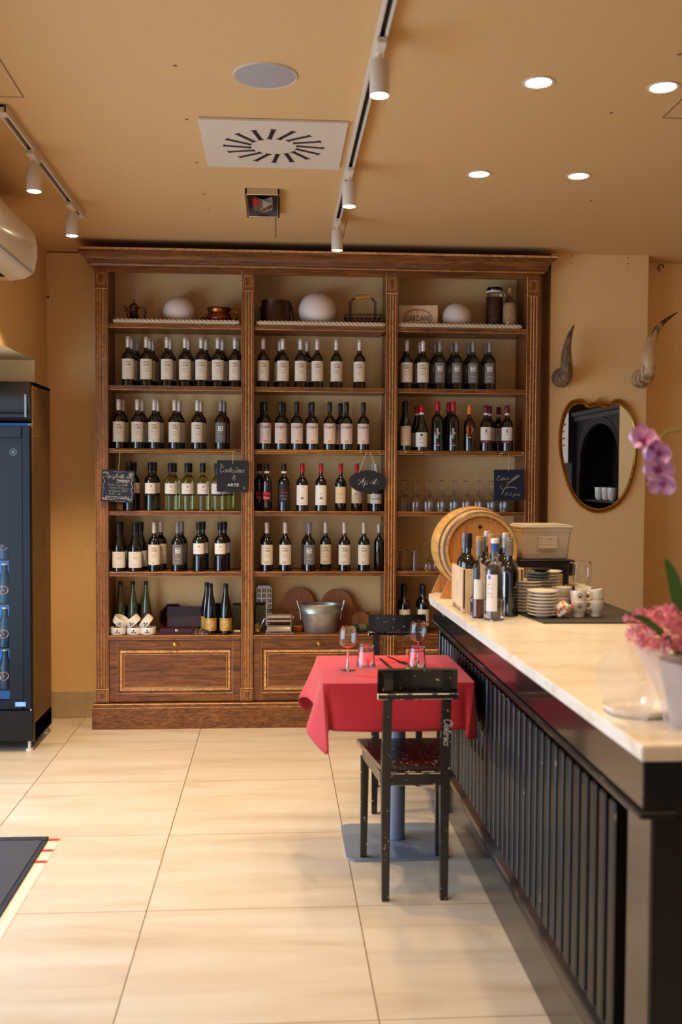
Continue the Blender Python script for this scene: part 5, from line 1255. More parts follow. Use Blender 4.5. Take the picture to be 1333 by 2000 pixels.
for k in range(ns+1):
    y = 2.187+.0683*k
    if y > KY1-.07: break
    G('slat_black', 'black_edge').box(.763, .80, y-.0205, y+.0205, .225, .768, .004, 'black_edge').build('slat', t, world=True)
g = G('slat_black', 'black_edge').box(.762, KX-.02, KY0-.002, KY0+.02, 0, .812, .003, 'black_edge').box(.739, KX-.02, KY0-.014, KY0+.01, .832, .936).build('end_panel', t, world=True)
g = G('chalk'); f = lambda u, v: Vector((.7372, 4.33-u, .885+v)); script(g, f, 'Osteria', .022, 0, 0, .0018); g.build('white_lettering', t, world=True, smooth=0)
g = G('stone_top'); poly = [(.722, 1.90), (.704, 3.0), (.676, 4.30), (.69, 4.44), (.78, 4.56), (KX, 4.62), (KX, 1.90)]
g.prism(poly, lambda u, v, w: Vector((u, v, .9385+w)), .0315)
bmesh.ops.bevel(g.bm, geom=list(g.bm.edges), offset=.003, segments=2, affect='EDGES')
o = g.build('stone_worktop'); tag(o, 'cream veined stone slab on top of the black bar counter', 'worktop')
CT = .9702
# ------------------------------------------------------------------ on the counter
g = G('rubber'); g.prism([(.965, 3.515), (1.375, 3.50), (1.375, 4.10), (.99, 4.10), (.99, 3.90), (.93, 3.90), (.935, 3.74)], lambda u, v, w: Vector((u, v, CT+w)), .006)
tag(g.build('bar_mat'), 'ribbed black rubber bar mat under the cups and saucers', 'bar mat'); MT = CT+.0064
# barrel: axis along Y, turned a little
t = thing('wine_barrel', 'small oak wine barrel with steel hoops lying on a cradle', 'barrel', (.883, 4.40, 1.183)); t.rotation_euler = (0, 0, .02)
BL, BR, BH = .17, .183, .157
def br(y): return BH+(BR-BH)*(1-(y/BL)**2)
M = Matrix.Rotation(PI/2, 4, 'X')                       # local z -> -y : the head faces the room
prof = [(BH-.012, BL-.016), (BH-.010, BL)] ; ys = [BL-2*BL*k/14 for k in range(15)]
g = G('barrel_oak'); g.lathe([(BH-.014, BL-.014), (BH-.012, BL)]+[(br(y), y) for y in ys]+[(BH-.012, -BL), (BH-.014, -BL+.014)], 48, M, cap=False); g.build('staves', t, smooth=40)
G('barrel_head').lathe([(BH-.012, BL-.013), (.001, BL-.013)], 40, M, cap=False).build('barrel_head_boards', t)
G('barrel_head').lathe([(.001, -BL+.013), (BH-.012, -BL+.013)], 40, M, cap=False).build('rear_head_boards', t)
g = G('dark_slot'); f = lambda u, v: Vector((u, -(BL-.0125), v)); disc2(g, f, -.005, .098, .0085, 16); g.build('bung_hole', t, smooth=0); g = G('dark_slot'); ring2(g, f, 0, 0, BH-.0155, .003, 48); g.build('head_groove', t, smooth=0)
for a, b in ((BL-.022, BL-.002), (BL-.075, BL-.056), (-BL+.056, -BL+.075), (-BL+.002, -BL+.022)):
    G('hoop_steel').lathe([(br(b)+.0002, b), (br(b)+.0018, b), (br(a)+.0018, a), (br(a)+.0002, a)], 48, M, cap=False).build('hoop', t)
t = thing('barrel_cradle', 'oak cradle with slanted feet carrying the small barrel', 'cradle', (.883, 4.38, CT))
for y in (-.115, .115):
    n_ = 12; arc = [(.112*math.sin(a), .213-.180*math.cos(a)) for a in [(-.55+1.1*k/n_) for k in range(n_+1)]]
    arc = [(math.sin(a)*.186, .213-.186*math.cos(a)) for a in [(-.75+1.5*k/n_) for k in range(n_+1)]]
    g = G('barrel_head'); g.prism([(-.17, 0), (-.135, 0), (-.10, .018), (.10, .018), (.135, 0), (.17, 0), (.13, .086)]+arc[::-1]+[(-.13, .086)], lambda u, v, w: Vector((u, y-.011+w, v)), .022); g.build('cradle_end', t, smooth=0)
G('barrel_head').box(-.018, .018, -.104, .104, .002, .016).build('cradle_rail', t)
# crate with bottles
t = thing('bottle_crate', 'open pale pine crate holding wine bottles on the counter', 'crate', (.83, 3.90, CT))
x0, x1, y0, y1, hh = -.108, .125, -.118, .11, .172
def pl(n, *b, bev=.0012): G('pine').box(*b, bev).build(n, t)
pl('side_board', x0, x0+.010, y0, y1, .018, hh); pl('side_board', x1-.010, x1, y0, y1, .018, hh)
for x in (x0-.004, x1-.008):
    for y in (y0, y1-.012): pl('corner_post', x, x+.012, y, y+.012, 0, hh+.004)
pl('front_board', x0+.010, x0+.052, y0, y0+.009, 0, hh); pl('front_board', x1-.040, x1-.010, y0, y0+.009, 0, hh)
pl('back_board', x0+.01, x1-.01, y1-.009, y1, 0, hh); pl('bottom_board', x0+.01, x1-.01, y0+.009, y1-.009, .002, .010)
g = G('capsule_grey'); f = lambda u, v: Vector((x0-.0006, -u, v)); ring2(g, f, 0, .105, .008, .0012, 12); line2(g, f, [(0, .09), (0, .075)], .001); g.build('burned_mark', t, smooth=0)
g = G('ink_soft')
for z in (.03, .09, .15): g.lathe([(.0018, 0), (.0001, .0003)], 8, Matrix.Translation((x0+.03, y0-.0003, z))@Matrix.Rotation(PI/2, 4, 'X'))
g.build('nail_heads', t)
crate_b = [(-.070, -.020, 'capsule_black', .295, 'dark-capped wine bottle at the back left of the pine crate'), (-.068, .055, 'capsule_grey', .29, 'grey-capped wine bottle in the rear left corner of the pine crate'), (-.026, -.078, 'capsule_grey', .285, 'grey-capped wine bottle in the front left of the pine crate'),
 (.018, .04, 'capsule_silver', .30, 'silver-capped wine bottle in the middle of the pine crate'), (.082, -.068, 'capsule_grey', .28, 'grey-capped wine bottle in the front right of the pine crate'), (.084, .002, 'capsule_silver', .295, 'silver-capped bottle in the right of the pine crate'), (.076, .070, 'capsule_grey', .285, 'grey-capped wine bottle in the rear right corner of the pine crate')]
for dx, dy, cap, h, lab in crate_b:
    o = make_bottle('wine_bottle', lab, 'bordeaux', h, .0342, 'glass_dark', cap, .80, None, capr=.42); o.location = (.83+dx, 3.90+dy, CT+.0105); o['group'] = 'wine bottles in the pine crate'
# loose bottles in front of crate
def d_rose(t, h, r):
    g = G('paper_white'); rect2(g, lab_fn(r), -.033, .010, .12*h, .57*h, 12); f = lab_fn(r, 1); g.m('capsule_blue'); disc2(g, f, -.020, .535*h, .005, 12, .008); g.m('ink_soft')
    for z in (.44, .39, .33, .29): scribble(g, f, -.028, -.004, z*h, .006, .0008, int(z*100))
    line2(g, f, [(-.028, .18*h), (-.004, .18*h)], .0006); g.build('label', t, smooth=60)
    g = G('paper_tan'); rect2(g, lambda u, v: Vector(((r-.004)*math.sin(u/(r-.004)+2.3), -(r-.004)*math.cos(u/(r-.004)+2.3), v)), -.03, .03, .16*h, .5*h, 10)
o = make_bottle('rose_wine_bottle', 'clear rosé bottle with blue capsule and white label, front of the counter', 'bordeaux', .300, .0372, 'glass_clear', 'capsule_blue', .845, d_rose); o.location = (.806, 3.613, CT); o.rotation_euler = (0, 0, -.2)
G('ceramic').lathe([(.0146, .284), (.0152, .286), (.0152, .3005), (.013, .302)], 18).build('cap_top', o)
G('glass_rose').lathe([(.0338, .006), (.0338, .075), (.001, .075)], 24).build('wine_content', o)
o = make_bottle('spirit_bottle', 'clear bottle with orange neck sleeve behind the rosé bottle', 'square', .300, .034, 'glass_clear', 'capsule_orange', .80, None); o.location = (.816, 3.712, CT); G('cork').lathe([(.013, .297), (.0135, .299), (.0135, .312)], 16).build('cork_top', o)
def d_amber(t, h, r):
    g = G('paper_white'); label_base(g, r, .25*h, .5*h, 1.1); g.build('label', t, smooth=60); G('amber').lathe([(r*1.01, .02*h), (r*1.01, .25*h)], 20, cap=False).build('amber_band', t)
o = make_bottle('grappa_bottle', 'narrow bottle with brown lower half left of the rosé bottle', 'square', .292, .024, 'glass_clear', 'capsule_grey', .80, d_amber, capr=.5); o.location = (.760, 3.672, CT); G('cork').lathe([(.0125, .288), (.0135, .290), (.0135, .305)], 16).build('cork_top', o)
def d_none(t, h, r): pass
o = make_bottle('wine_bottle', 'dark wine bottle standing right behind the rosé bottle', 'bordeaux', .288, .0365, 'glass_dark', 'capsule_grey', .80, None, capr=.42); o.location = (.886, 3.722, CT); o['group'] = 'dark bottles by the crate'
o = make_bottle('miniature_bottle', 'tiny dark bottle with blue label before the pine crate', 'bordeaux', .105, .0145, 'glass_dark', 'ceramic', .80, lambda t, h, r: G('slate_blue').lathe([(r*1.02, .1*h), (r*1.02, .5*h)], 16, cap=False).build('label', t)); o.location = (.758, 3.748, CT)
# saucer stacks
def saucer(lab, r=.059, m='ceramic'):
    t = thing('saucer', lab, 'saucer', (0, 0, 0)); k = r/.059
    G(m).lathe([(.030*k, 0), (.031*k, .003), (.050*k, .008), (r, .0125), (r+.0004, .0138), (r-.001, .0145), (.048*k, .0105), (.028*k, .0055), (.001, .005)], 36).build('saucer_body', t, smooth=50); return t
s0 = None; ordn = ['bottom', 'second', 'third', 'fourth', 'fifth', 'sixth', 'seventh', 'eighth', 'ninth', 'tenth', 'eleventh', 'twelfth']
for x, y, n_, dz, nm in ((1.000, 3.655, 8, .0122, 'front'), (.978, 3.778, 10, .0122, 'middle'), (1.085, 3.905, 12, .0122, 'rear')):
    for k in range(n_):
        lab = '%s saucer%s of the %s stack of white saucers' % (ordn[k] if k < n_-1 else 'topmost', '', nm)
        px_, py_ = x+random.uniform(-.0015, .0015), y+random.uniform(-.0015, .0015)
        if s0 is None: s0 = saucer(lab); s0.location = (px_, py_, MT); s0['group'] = 'white saucers in stacks'
        else: dup(s0, (px_, py_, MT+dz*k), 0, lab, 'white saucers in stacks')
zb = MT+.0122*9+.0148; b0 = None
for k in range(3):
    lab = '%s of three grey-blue saucers on the middle white stack' % ('lowest', 'middle', 'top')[k]
    if b0 is None: b0 = saucer(lab, .048, 'ceramic_blue'); b0.location = (1.012, 3.79, zb-.006)
    else: dup(b0, (1.012+.003*k, 3.79, zb-.006+.0105*k), 0, lab)
t = thing('sauce_dish', 'small black dish resting on the grey-blue saucers', 'dish', (1.026, 3.79, zb+.031)); G('black_plastic').lathe([(.02, 0), (.038, .008), (.040, .011), (.036, .012), (.02, .005), (.001, .004)], 24).build('dish_body', t)
for k, x in enumerate((.935, .950)):
    o = G('pine').tube([(0, 0, 0), (.004, 0, .17)], .0026, 8).build('wooden_stirrer'); o.location = (x, 4.04, CT+.035); tag(o, '%s of two thin wooden stirrers sticking up behind the crate' % ('left', 'right')[k], 'stirrer')
o = G('glass_clear').lathe([(.022, 0), (.025, .09), (.0235, .09), (.0205, .003)], 20).build('stirrer_glass'); o.location = (.944, 4.04, CT+.0); tag(o, 'small glass holding the wooden stirrers behind the crate', 'glass')
# espresso cups
def cup(lab):
    t = thing('espresso_cup', lab, 'cup', (0, 0, 0), group='espresso cups on the bar mat')
    G('ceramic').lathe([(.018, 0), (.0205, .002), (.0215, .02), (.029, .030), (.0305, .062), (.0295, .063), (.0275, .032), (.019, .020), (.001, .006)], 28).build('cup_body', t, smooth=45)
    G('ceramic').tube([(a, 0, b) for a, b in spline([(.028, .054), (.042, .056), (.047, .044), (.040, .032), (.027, .033)], 5)], .0036, 8).build('cup_handle', t)
    g = G('ink_maroon'); f = lambda u, v: Vector((.0304*math.sin(u/.0304), -.0304*math.cos(u/.0304), v)); ring2(g, f, 0, .045, .0085, .0025, 18); g.m('ink'); disc2(g, f, 0, .043, .0042, 10); g.build('round_logo', t, smooth=60)
    return t
c0 = cup('lower left espresso cup, upright on the bar mat'); c0.location = (1.133, 3.640, MT); c0.rotation_euler = (0, 0, -.2)
dup(c0, (1.128, 3.637, MT+.034), -.1, 'espresso cup nested on the lower left cup, logo facing the room').rotation_euler = (-.12, .05, -.1)
dup(c0, (1.200, 3.650, MT), 3.5, 'lower right espresso cup on the bar mat')
dup(c0, (1.206, 3.648, MT+.040), 3.0, 'espresso cup stacked on the lower right cup').rotation_euler = (.1, .12, 3.2)
dup(c0, (1.095, 3.735, MT), 2.6, 'espresso cup at the back left of the cup group')
dup(c0, (1.100, 3.735, MT+.040), 2.4, 'espresso cup nested on the back left cup')
dup(c0, (1.170, 3.722, MT), .2, 'espresso cup at the back middle of the cup group')
dup(c0, (1.168, 3.722, MT+.042), .5, 'espresso cup nested on top of the back middle cup').rotation_euler = (.25, -.1, .4)
# crumpled napkin ball
g = G('paper_white'); g.sphere((0, 0, .030), .031, 20, 14, (1, 1, 1)); rnd = random.Random(2)
import mathutils.noise as mn
for v in g.bm.verts: v.co = Vector((0, 0, .03))+(v.co-Vector((0, 0, .03)))*(1+.35*mn.noise(v.co*60)); v.co.z = max(v.co.z, 0)
for fc in g.bm.faces:
    if mn.noise(fc.calc_center_median()*90+Vector((3, 1, 2))) > .16: g.m('orange_print'); fc.material_index = g.mi
o = g.build('crumpled_napkin', smooth=0); o.location = (1.068, 3.625, MT); tag(o, 'crumpled white and orange paper napkin between saucers and cups', 'napkin')
w_ = wineglass('wine_glass', 'large clear wine glass standing behind the espresso cups', .175, .040, bowl=.60); w_.location = (1.262, 4.02, MT)
t = thing('condiment_shaker', 'steel-topped dark shaker at the right behind the cups', 'shaker', (1.335, 4.03, MT)); G('black_plastic').lathe([(.022, 0), (.023, .05), (.022, .052)], 22).build('shaker_body', t); G('chrome').lathe([(.0235, .046), (.0235, .060), (.018, .064), (.001, .065)], 22).build('shaker_cap', t)
t = thing('condiment_shaker', 'steel-topped dark shaker left of the standing wine glass', 'shaker', (1.186, 3.93, MT)); G('black_plastic').lathe([(.024, 0), (.025, .075), (.024, .077)], 22).build('shaker_body', t); G('chrome').lathe([(.0255, .072), (.0255, .085), (.018, .089), (.001, .090)], 22).build('shaker_cap', t)
g = G('paper_white'); g.sphere((0, 0, .030), .030, 16, 10, (1.4, .8, .9))
for v in g.bm.verts: v.co = Vector((0, 0, .03))+(v.co-Vector((0, 0, .03)))*(1+.3*mn.noise(v.co*50)); v.co.z = max(v.co.z, 0)
o = g.build('crumpled_napkin', smooth=0); o.location = (1.255, 3.90, MT); tag(o, 'crumpled white paper at the foot of the standing wine glass', 'paper')
o = G('orange_print').lathe([(.015, 0), (.022, .02), (.026, .045), (.024, .045), (.02, .02)], 20).m('ceramic').lathe([(.0235, .02), (.0255, .03)], 20, cap=False).build('orange_cup'); o.location = (1.180, 4.12, CT+.012); 
tag(o, 'small orange cup tucked in front of the coffee machine', 'cup'); o.location.z = CT; o.scale = (1.2, 1.2, 2.6)
# coffee machine
t = thing('coffee_machine', 'black filter coffee machine with glass jug under the plastic tub', 'coffee machine', (1.205, 4.44, CT))
G('black_plastic').box(-.13, .105, -.09, .12, 0, .03, .006).build('machine_base', t)
G('black_plastic').box(.01, .105, -.085, .12, .03, .152, .008).build('water_column', t)
g = G('black_plastic').box(-.128, .125, -.10, .12, .150, .160, .004).box(-.128, .105, -.10, .12, .13, .152, .004); g.build('top_lid', t)
G('black_plastic').box(.105, .135, -.06, -.03, .085, .140, .006).build('side_lever', t)
G('glass_clear').lathe([(.055, .0), (.062, .01), (.062, .08), (.055, .095), (.053, .095), (.059, .08), (.059, .012), (.052, .003)], 28, Matrix.Translation((-.06, -.02, .032))).build('glass_jug', t)
G('black_plastic').lathe([(.058, .093), (.058, .097), (.01, .099)], 24, Matrix.Translation((-.06, -.02, .032))).build('jug_lid', t)
# storage tub
t = thing('plastic_tub', 'large milky plastic tub with lid and paper label on the coffee machine', 'tub', (1.202, 4.46, CT+.1606)); t.rotation_euler = (0, 0, .10)
g = G('tub'); rows = []
for z, w, d in ((0, .104, .078), (.004, .107, .081), (.125, .116, .092), (.125, .119, .095), (.138, .119, .095)):
    rows.append([(x*1.0, y, z) for x, y in [(w-.012, -d), (w, -d+.012), (w, d-.012), (w-.012, d), (-w+.012, d), (-w, d-.012), (-w, -d+.012), (-w+.012, -d)]])
g.grid(rows, closed_u=True); g.poly(rows[0]); g.build('tub_body', t, smooth=30)
G('tub').box(-.124, .124, -.100, .100, .137, .150, .004).box(-.108, .108, -.085, .085, .15, .155, .003).build('tub_lid', t)
g = G('paper_white').box(-.040, .045, -.0955, -.0945, .050, .105, M=Matrix.Identity(4)); f = lambda u, v: Vector((u-.022, -.0962, v+.018)); g.m('ink')
for k, z in enumerate((.075, .062, .048)): scribble(g, f, -.014, -.001, z, .003, .0008, k); line2(g, f, [(.004, z), (.064, z)], .0005)
scribble(g, f, .025, .045, .070, .007, .001, 8); lb = g.build('paper_label', t, smooth=0); lb.rotation_euler = (-.12*0, 0, 0); lb.location = (0, .0, 0)
# ================================================================== ORCHID ARRANGEMENT (near the camera)
t = thing('orchid_arrangement', 'pink orchid in a white pot with sheer wrapping on the near end of the counter', 'plant', (.905, 2.06, CT))
G('pot_white').lathe([(.055, 0), (.058, .004), (.082, .135), (.085, .140), (.080, .140), (.076, .125)], 36).m('wicker').lathe([(.078, .125), (.001, .128)], 30, cap=False).build('pot', t, smooth=40)
o0 = Vector((.905, 2.06, CT))
stem = [Vector((.0, 0, .12)), Vector((.03, .01, .35)), Vector((.07, .02, .58)), Vector((.06, .02, .66)), at(1333, 838, Y=2.06)-o0, at(1300, 846, Y=2.05)-o0, at(1288, 870, Y=2.05)-o0, at(1292, 905, Y=2.05)-o0, at(1296, 945, Y=2.05)-o0]
out = []
Q = [stem[0]]+stem+[stem[-1]]
for i in range(1, len(Q)-2):
    for k in range(5):
        s = k/5; a, c, d, e = Q[i-1], Q[i], Q[i+1], Q[i+2]; out.append(.5*(2*c+(d-a)*s+(2*a-5*c+4*d-e)*s*s+(3*c-a-3*d+e)*s**3))
G('stem_green').tube(out, .0028, 8).build('flower_stem', t)
def petal(g, M, l, w, cup_=.25, n=7):
    rows = []
    for i in range(n+1):
        s = i/n; wd = w*math.sin(PI*min(1, s*.92+.08))**.65*(.55+.75*s if s < .75 else 1.11*(1-(s-.75)**2*4))
        rows.append([M@Vector((wd*q, l*s, cup_*l*(s*s*.5)+abs(q)**2*w*.35)) for q in (-1, -.6, -.2, .2, .6, 1)])
    g.grid(rows)
blooms = [(1258, 866, (.25, -.6), 1.15), (1290, 893, (-.5, .2), .95), (1288, 925, (.1, -.1), 1.15), (1296, 953, (-.2, .4), .95), (1276, 882, (.5, .8), .9)]
for i, (px, py, (ry, rx), sz) in enumerate(blooms):
    c = at(px-4, py-7, Y=2.03)-o0; B_ = Matrix.Translation(c)@Matrix.Rotation(rx*.6, 4, 'X')@Matrix.Rotation(ry, 4, 'Z')@Matrix.Rotation(PI/2, 4, 'X')
    g = G('petal'); s = .030*sz
    for a, l, w in ((PI/2, 1, .72), (-PI/2, 1, .72), (0, .95, .5), (2.25, .92, .46), (-2.25, .92, .46)):
        petal(g, B_@Matrix.Rotation(a, 4, 'Z'), l*s, w*s)
    bl = g.build('orchid_bloom', t, smooth=60); 
    G('petal_core').sphere((c.x, c.y-.008, c.z), .0065*sz, 12, 8, (1, 1.2, .9)).build('bloom_lip', bl)
def leafm(pts, w, mat='leaf'):
    g = G(mat); rows = []
    P = [Vector(p) for p in pts]; n = len(P)
    for i, p in enumerate(P):
        d = (P[min(i+1, n-1)]-P[max(i-1, 0)]).normalized(); sd = Vector((1, 0, 0)) if abs(d.x) < .8 else Vector((0, 0, 1)); sd = (sd-d*sd.dot(d)).normalized(); nn = d.cross(sd)
        k = w*math.sin(PI*(.12+.86*i/(n-1)))**.7
        rows.append([p-sd*k, p+nn*k*.18, p+sd*k])
    g.grid(rows); return g.build('leaf', t, smooth=60, sub=1)
a = at(1300, 1090, Y=2.05)-o0; leafm([Vector((.02, 0, .12)), at(1330, 1200, Y=2.05)-o0, at(1322, 1150, Y=2.05)-o0, at(1312, 1115, Y=2.05)-o0, a], .016)
leafm([Vector((-.02, -.02, .13)), at(1275, 1215, Y=2.0)-o0, at(1248, 1205, Y=1.98)-o0, at(1236, 1204, Y=1.97)-o0], .009)
leafm([Vector((.03, 0, .13)), Vector((.08, 0, .22)), Vector((.16, .01, .27)), Vector((.22, .02, .22))], .02)
rnd = random.Random(11); g = G('filler_pink')
for k in range(520):
    a = rnd.uniform(0, 2*PI); rr = rnd.random()**.45; c = Vector((-.045+.118*rr*math.cos(a), -.01+.07*rr*math.sin(a), .208+.055*rnd.uniform(-1, 1)*(1.1-.5*rr)))
    M_ = Matrix.Translation(c)@Matrix.Rotation(rnd.uniform(0, 6), 4, 'Z')@Matrix.Rotation(rnd.uniform(0, 3), 4, 'X')
    s = rnd.uniform(.005, .009)
    for q in range(4):
        b = q*PI/2; g.poly([M_@Vector((0, 0, 0)), M_@Vector((s*math.cos(b-.5), s*math.sin(b-.5), s*.4)), M_@Vector((s*1.3*math.cos(b), s*1.3*math.sin(b), s*.5)), M_@Vector((s*math.cos(b+.5), s*math.sin(b+.5), s*.4))])
tag(g.build('filler_flowers', t, smooth=0), kind='stuff')
g = G('stem_green')
for k in range(24):
    a = k*.8; g.tube([(.02*math.cos(a), .02*math.sin(a), .11), (-.02+.07*math.cos(a), .05*math.sin(a), .20)], .0012, 5)
tag(g.build('filler_stems', t), kind='stuff')
# sheer wrapping: a flared sheet around the pot, with one big free flap to the left
g = G('sheer_film'); rows = []
for i in range(12):
    v = i/11; row = []
    for j in range(30):
        u = j/29; a = PI*.55+u*PI*1.15
        flap = math.exp(-((a-3.45)/.55)**2)
        r = .074+.045*v*v+.03*flap*v+.006*v*math.sin(11*a); z = .004+v*(.150+.022*abs(math.sin(4*a)))
        row.append((r*math.cos(a), r*.75*math.sin(a), max(.003, z+.006*math.sin(7*a))))
    rows.append(row)
g.grid(rows); g.build('sheer_wrap', t, smooth=80, sub=1)
g = G('sheer_film'); pts = [(1236, 1226), (1196, 1262), (1165, 1296), (1170, 1345), (1196, 1390), (1236, 1432), (1262, 1420), (1296, 1330), (1310, 1260)]
c = at(1250, 1330, Y=2.05)-o0; ring = []
for i, (px, py) in enumerate(pts):
    Yp = 2.12 if py < 1380 else 2.035
    ring.append(at(px, py, Y=Yp)-o0)
for r_ in ring: r_.z = max(r_.z, .004)
n = len(ring)
rows = [[c+(p-c)*k+Vector((0, -.02*(1-k)+.006*math.sin(2.3*j_)*k, .004*math.sin(3.1*j_)*k*(1-k))) for j_, p in enumerate(closed_)] for k, closed_ in ((k, ring) for k in (.02, .35, .7, 1))]
g.grid(rows, closed_u=True); g.build('sheer_flap', t, smooth=80)
t = thing('white_dish', 'low white glazed dish on the counter beside the orchid pot', 'dish', (.815, 2.175, CT))
G('ceramic').lathe([(.062, 0), (.070, .003), (.078, .016), (.077, .018), (.068, .008), (.001, .006)], 40).build('dish_body', t, smooth=40)
# ================================================================== TABLE
TX0, TX1, TY0, TY1, TZ_ = .172, .727, 3.562, 4.118, .7475
t = thing('bistro_table', 'small square table on a grey pedestal with rounded base plate', 'table', (.452, 4.0, 0))
G('black_plastic').box(TX0+.004, TX1-.004, TY0+.004, TY1-.004, TZ_-.026, TZ_, .003).build('tabletop', t, world=True)
G('grey_blue_metal').tube([(.497, 4.03, .012), (.497, 4.03, TZ_-.03)], .0385, 32).build('pedestal_column', t, world=True)
o_ = []
for cx_, cy_, a0 in ((.655, 4.155, 0), (.325, 4.155, 1), (.325, 3.845, 2), (.64, 3.845, 3)):
    for k in range(8): o_.append((cx_+.045*math.cos((a0+k/7)*PI/2), cy_+.045*math.sin((a0+k/7)*PI/2)))
g = G('grey_blue_metal'); g.prism(o_, lambda u, v, w: Vector((u, v, .001+w)), .009); g.build('base_plate', t, world=True, smooth=20)
G('black_plastic').box(.30, .66, 3.98, 4.08, TZ_-.045, TZ_-.027, .002).build('support_arm', t, world=True)
TOPZ = TZ_+.0012
ctl = [  # (top x, top y, bottom x, y, z)
 (.23, TY0, .222, 3.533, .583), (.33, TY0, .33, 3.528, .580), (.45, TY0, .45, 3.535, .578), (.57, TY0, .57, 3.530, .580), (.66, TY0, .672, 3.532, .584),
 (.695, TY0, .688, 3.548, .570), (.724, TY0+.001, .694, 3.520, .552), (TX1, TY0+.01, .738, 3.560, .546), (TX1, TY0+.05, .742, 3.62, .560), (TX1, 3.75, .746, 3.75, .583), (TX1, 3.95, .744, 3.95, .583),
 (TX1, 4.07, .746, 4.09, .56), (TX1-.01, TY1, .748, 4.16, .52), (.68, TY1, .67, 4.15, .57), (.55, TY1, .55, 4.142, .583), (.40, TY1, .40, 4.145, .583), (.26, TY1, .26, 4.142, .583),
 (.20, TY1, .20, 4.15, .575), (TX0+.001, TY1, .131, 4.165, .505), (TX0, TY1-.02, .094, 4.11, .565), (TX0, 4.04, .125, 4.03, .595), (TX0, 3.90, .150, 3.90, .600), (TX0, 3.76, .146, 3.77, .595),
 (TX0, 3.66, .118, 3.68, .565), (TX0, 3.60, .128, 3.615, .540), (TX0, 3.568, .186, 3.500, .508), (TX0+.012, TY0, .192, 3.560, .575)]
N = len(ctl); loop = []
for i in range(N):
    a, b, c, e = ctl[i-1], ctl[i], ctl[(i+1) % N], ctl[(i+2) % N]
    for k in range(5):
        s = k/5
        top = tuple(b[d]*(1-s)+c[d]*s for d in (0, 1)); bot = tuple(.5*(2*b[d]+(c[d]-a[d])*s+(2*a[d]-5*b[d]+4*c[d]-e[d])*s*s+(3*b[d]-a[d]-3*c[d]+e[d])*s**3) for d in (2, 3, 4))
        bot = (min(bot[0], .750), bot[1], bot[2]); loop.append((top, bot))
g = G('cloth_red'); ctr = ((TX0+TX1)/2, (TY0+TY1)/2); rows = []
for k in (.02, .4, .75, .97): rows.append([(ctr[0]+(tp[0]-ctr[0])*k, ctr[1]+(tp[1]-ctr[1])*k, TOPZ) for tp, b in loop])
rows.append([(tp[0], tp[1], TOPZ-.0005) for tp, b in loop])
for k in (.06, .2, .4, .6, .8, .93, 1.0):
    rows.append([(tp[0]*(1-k**1.1)+b[0]*k**1.1+((tp[0]-ctr[0])/.28*.004 if k < .1 else 0)*0, tp[1]*(1-k**1.1)+b[1]*k**1.1, (TOPZ-.003)*(1-k)+b[2]*k) for tp, b in loop])
V = g.grid(rows, closed_u=True); g.bm.faces.new(V[0])
o = g.build('tablecloth', smooth=40); sm = o.modifiers.new('t', 'SOLIDIFY'); sm.thickness = .0012; sm.offset = 1
tag(o, 'red tablecloth with pointed hanging corners draped over the small table', 'tablecloth')
ZT_ = TOPZ+.0014
w1 = wineglass('wine_glass', 'stemmed wine glass at the left of the red table', .168, .0355, bowl=.52, foot=.88); w1.location = (.279, 3.80, ZT_)
dup(w1, (.570, 3.925, ZT_), 0, 'stemmed wine glass at the right of the red table, behind a tumbler')
def tumb(lab, x, y):
    t = thing('water_tumbler', lab, 'glass', (x, y, ZT_)); g = G('glass_clear'); rows = []
    for i, (r, z) in enumerate(((.0375, 0), (.0375, .003), (.0345, .035), (.0325, .042), (.0305, .070), (.0285, .084), (.026, .088), (.001, .088), (.001, .080), (.0265, .078), (.0295, .040), (.034, .004), (.0355, 0))):
        rows.append([((r+(.0006 if (k % 3 == 0 and 1 < i < 5) else 0))*math.cos(2*PI*k/30), (r+(.0006 if (k % 3 == 0 and 1 < i < 5) else 0))*math.sin(2*PI*k/30), z) for k in range(30)])
    g.grid(rows, closed_u=True); g.build('glass_wall', t, smooth=50); return t
tumb('upturned water tumbler beside the left wine glass on the red table', .356, 3.872); tumb('upturned water tumbler in front of the right wine glass', .552, 3.832)
g = G('napkin_red').poly([(.30, 3.735, ZT_+.0004), (.415, 3.66, ZT_+.0004), (.54, 3.735, ZT_+.0004), (.425, 3.80, ZT_+.0004)]) and None
def napkin(lab, pts):
    g = G('napkin_red'); g.prism(pts, lambda u, v, w: Vector((u, v, ZT_+w)), .002); tag(g.build('paper_napkin', smooth=0), lab, 'napkin')
napkin('folded red napkin on the near side of the red table', [(.298, 3.69), (.40, 3.64), (.56, 3.65), (.52, 3.725), (.40, 3.745)])
napkin('folded red napkin on the far side of the red table', [(.37, 4.02), (.47, 3.95), (.585, 4.0), (.50, 4.07)])
def knife(lab, x, y, a, z):
    t = thing('table_knife', lab, 'knife', (x, y, z), rz=a); G('iron').box(-.007, .007, -.095, .02, 0, .0015, .0005).build('blade', t); G('iron').box(-.006, .006, .02, .10, 0, .004, .0015).build('knife_handle', t)
def fork(lab, x, y, a, z, m='chrome'):
    t = thing('table_fork', lab, 'fork', (x, y, z), rz=a); g = G(m)
    for k in range(4): g.box(-.0105+.006*k, -.0075+.006*k, .055, .10, .002+.001*k*0, .004)
    g.box(-.0105, .0105, .035, .056, .001, .0035, .001).build('tines', t); G(m).box(-.004, .004, -.085, .036, 0, .003, .001).build('fork_handle', t)
knife('dark table knife laid on the far side of the red table', .440, 3.925, .12, ZT_+.0006); fork('dark fork beside the knife on the far napkin', .490, 3.985, PI+.3, ZT_+.0024, 'iron')
fork('silver fork whose tines show above the near chair back', .443, 3.735, 0, ZT_+.0024); knife('table knife lying on the near napkin behind the chair back', .505, 3.71, .05, ZT_+.0024)
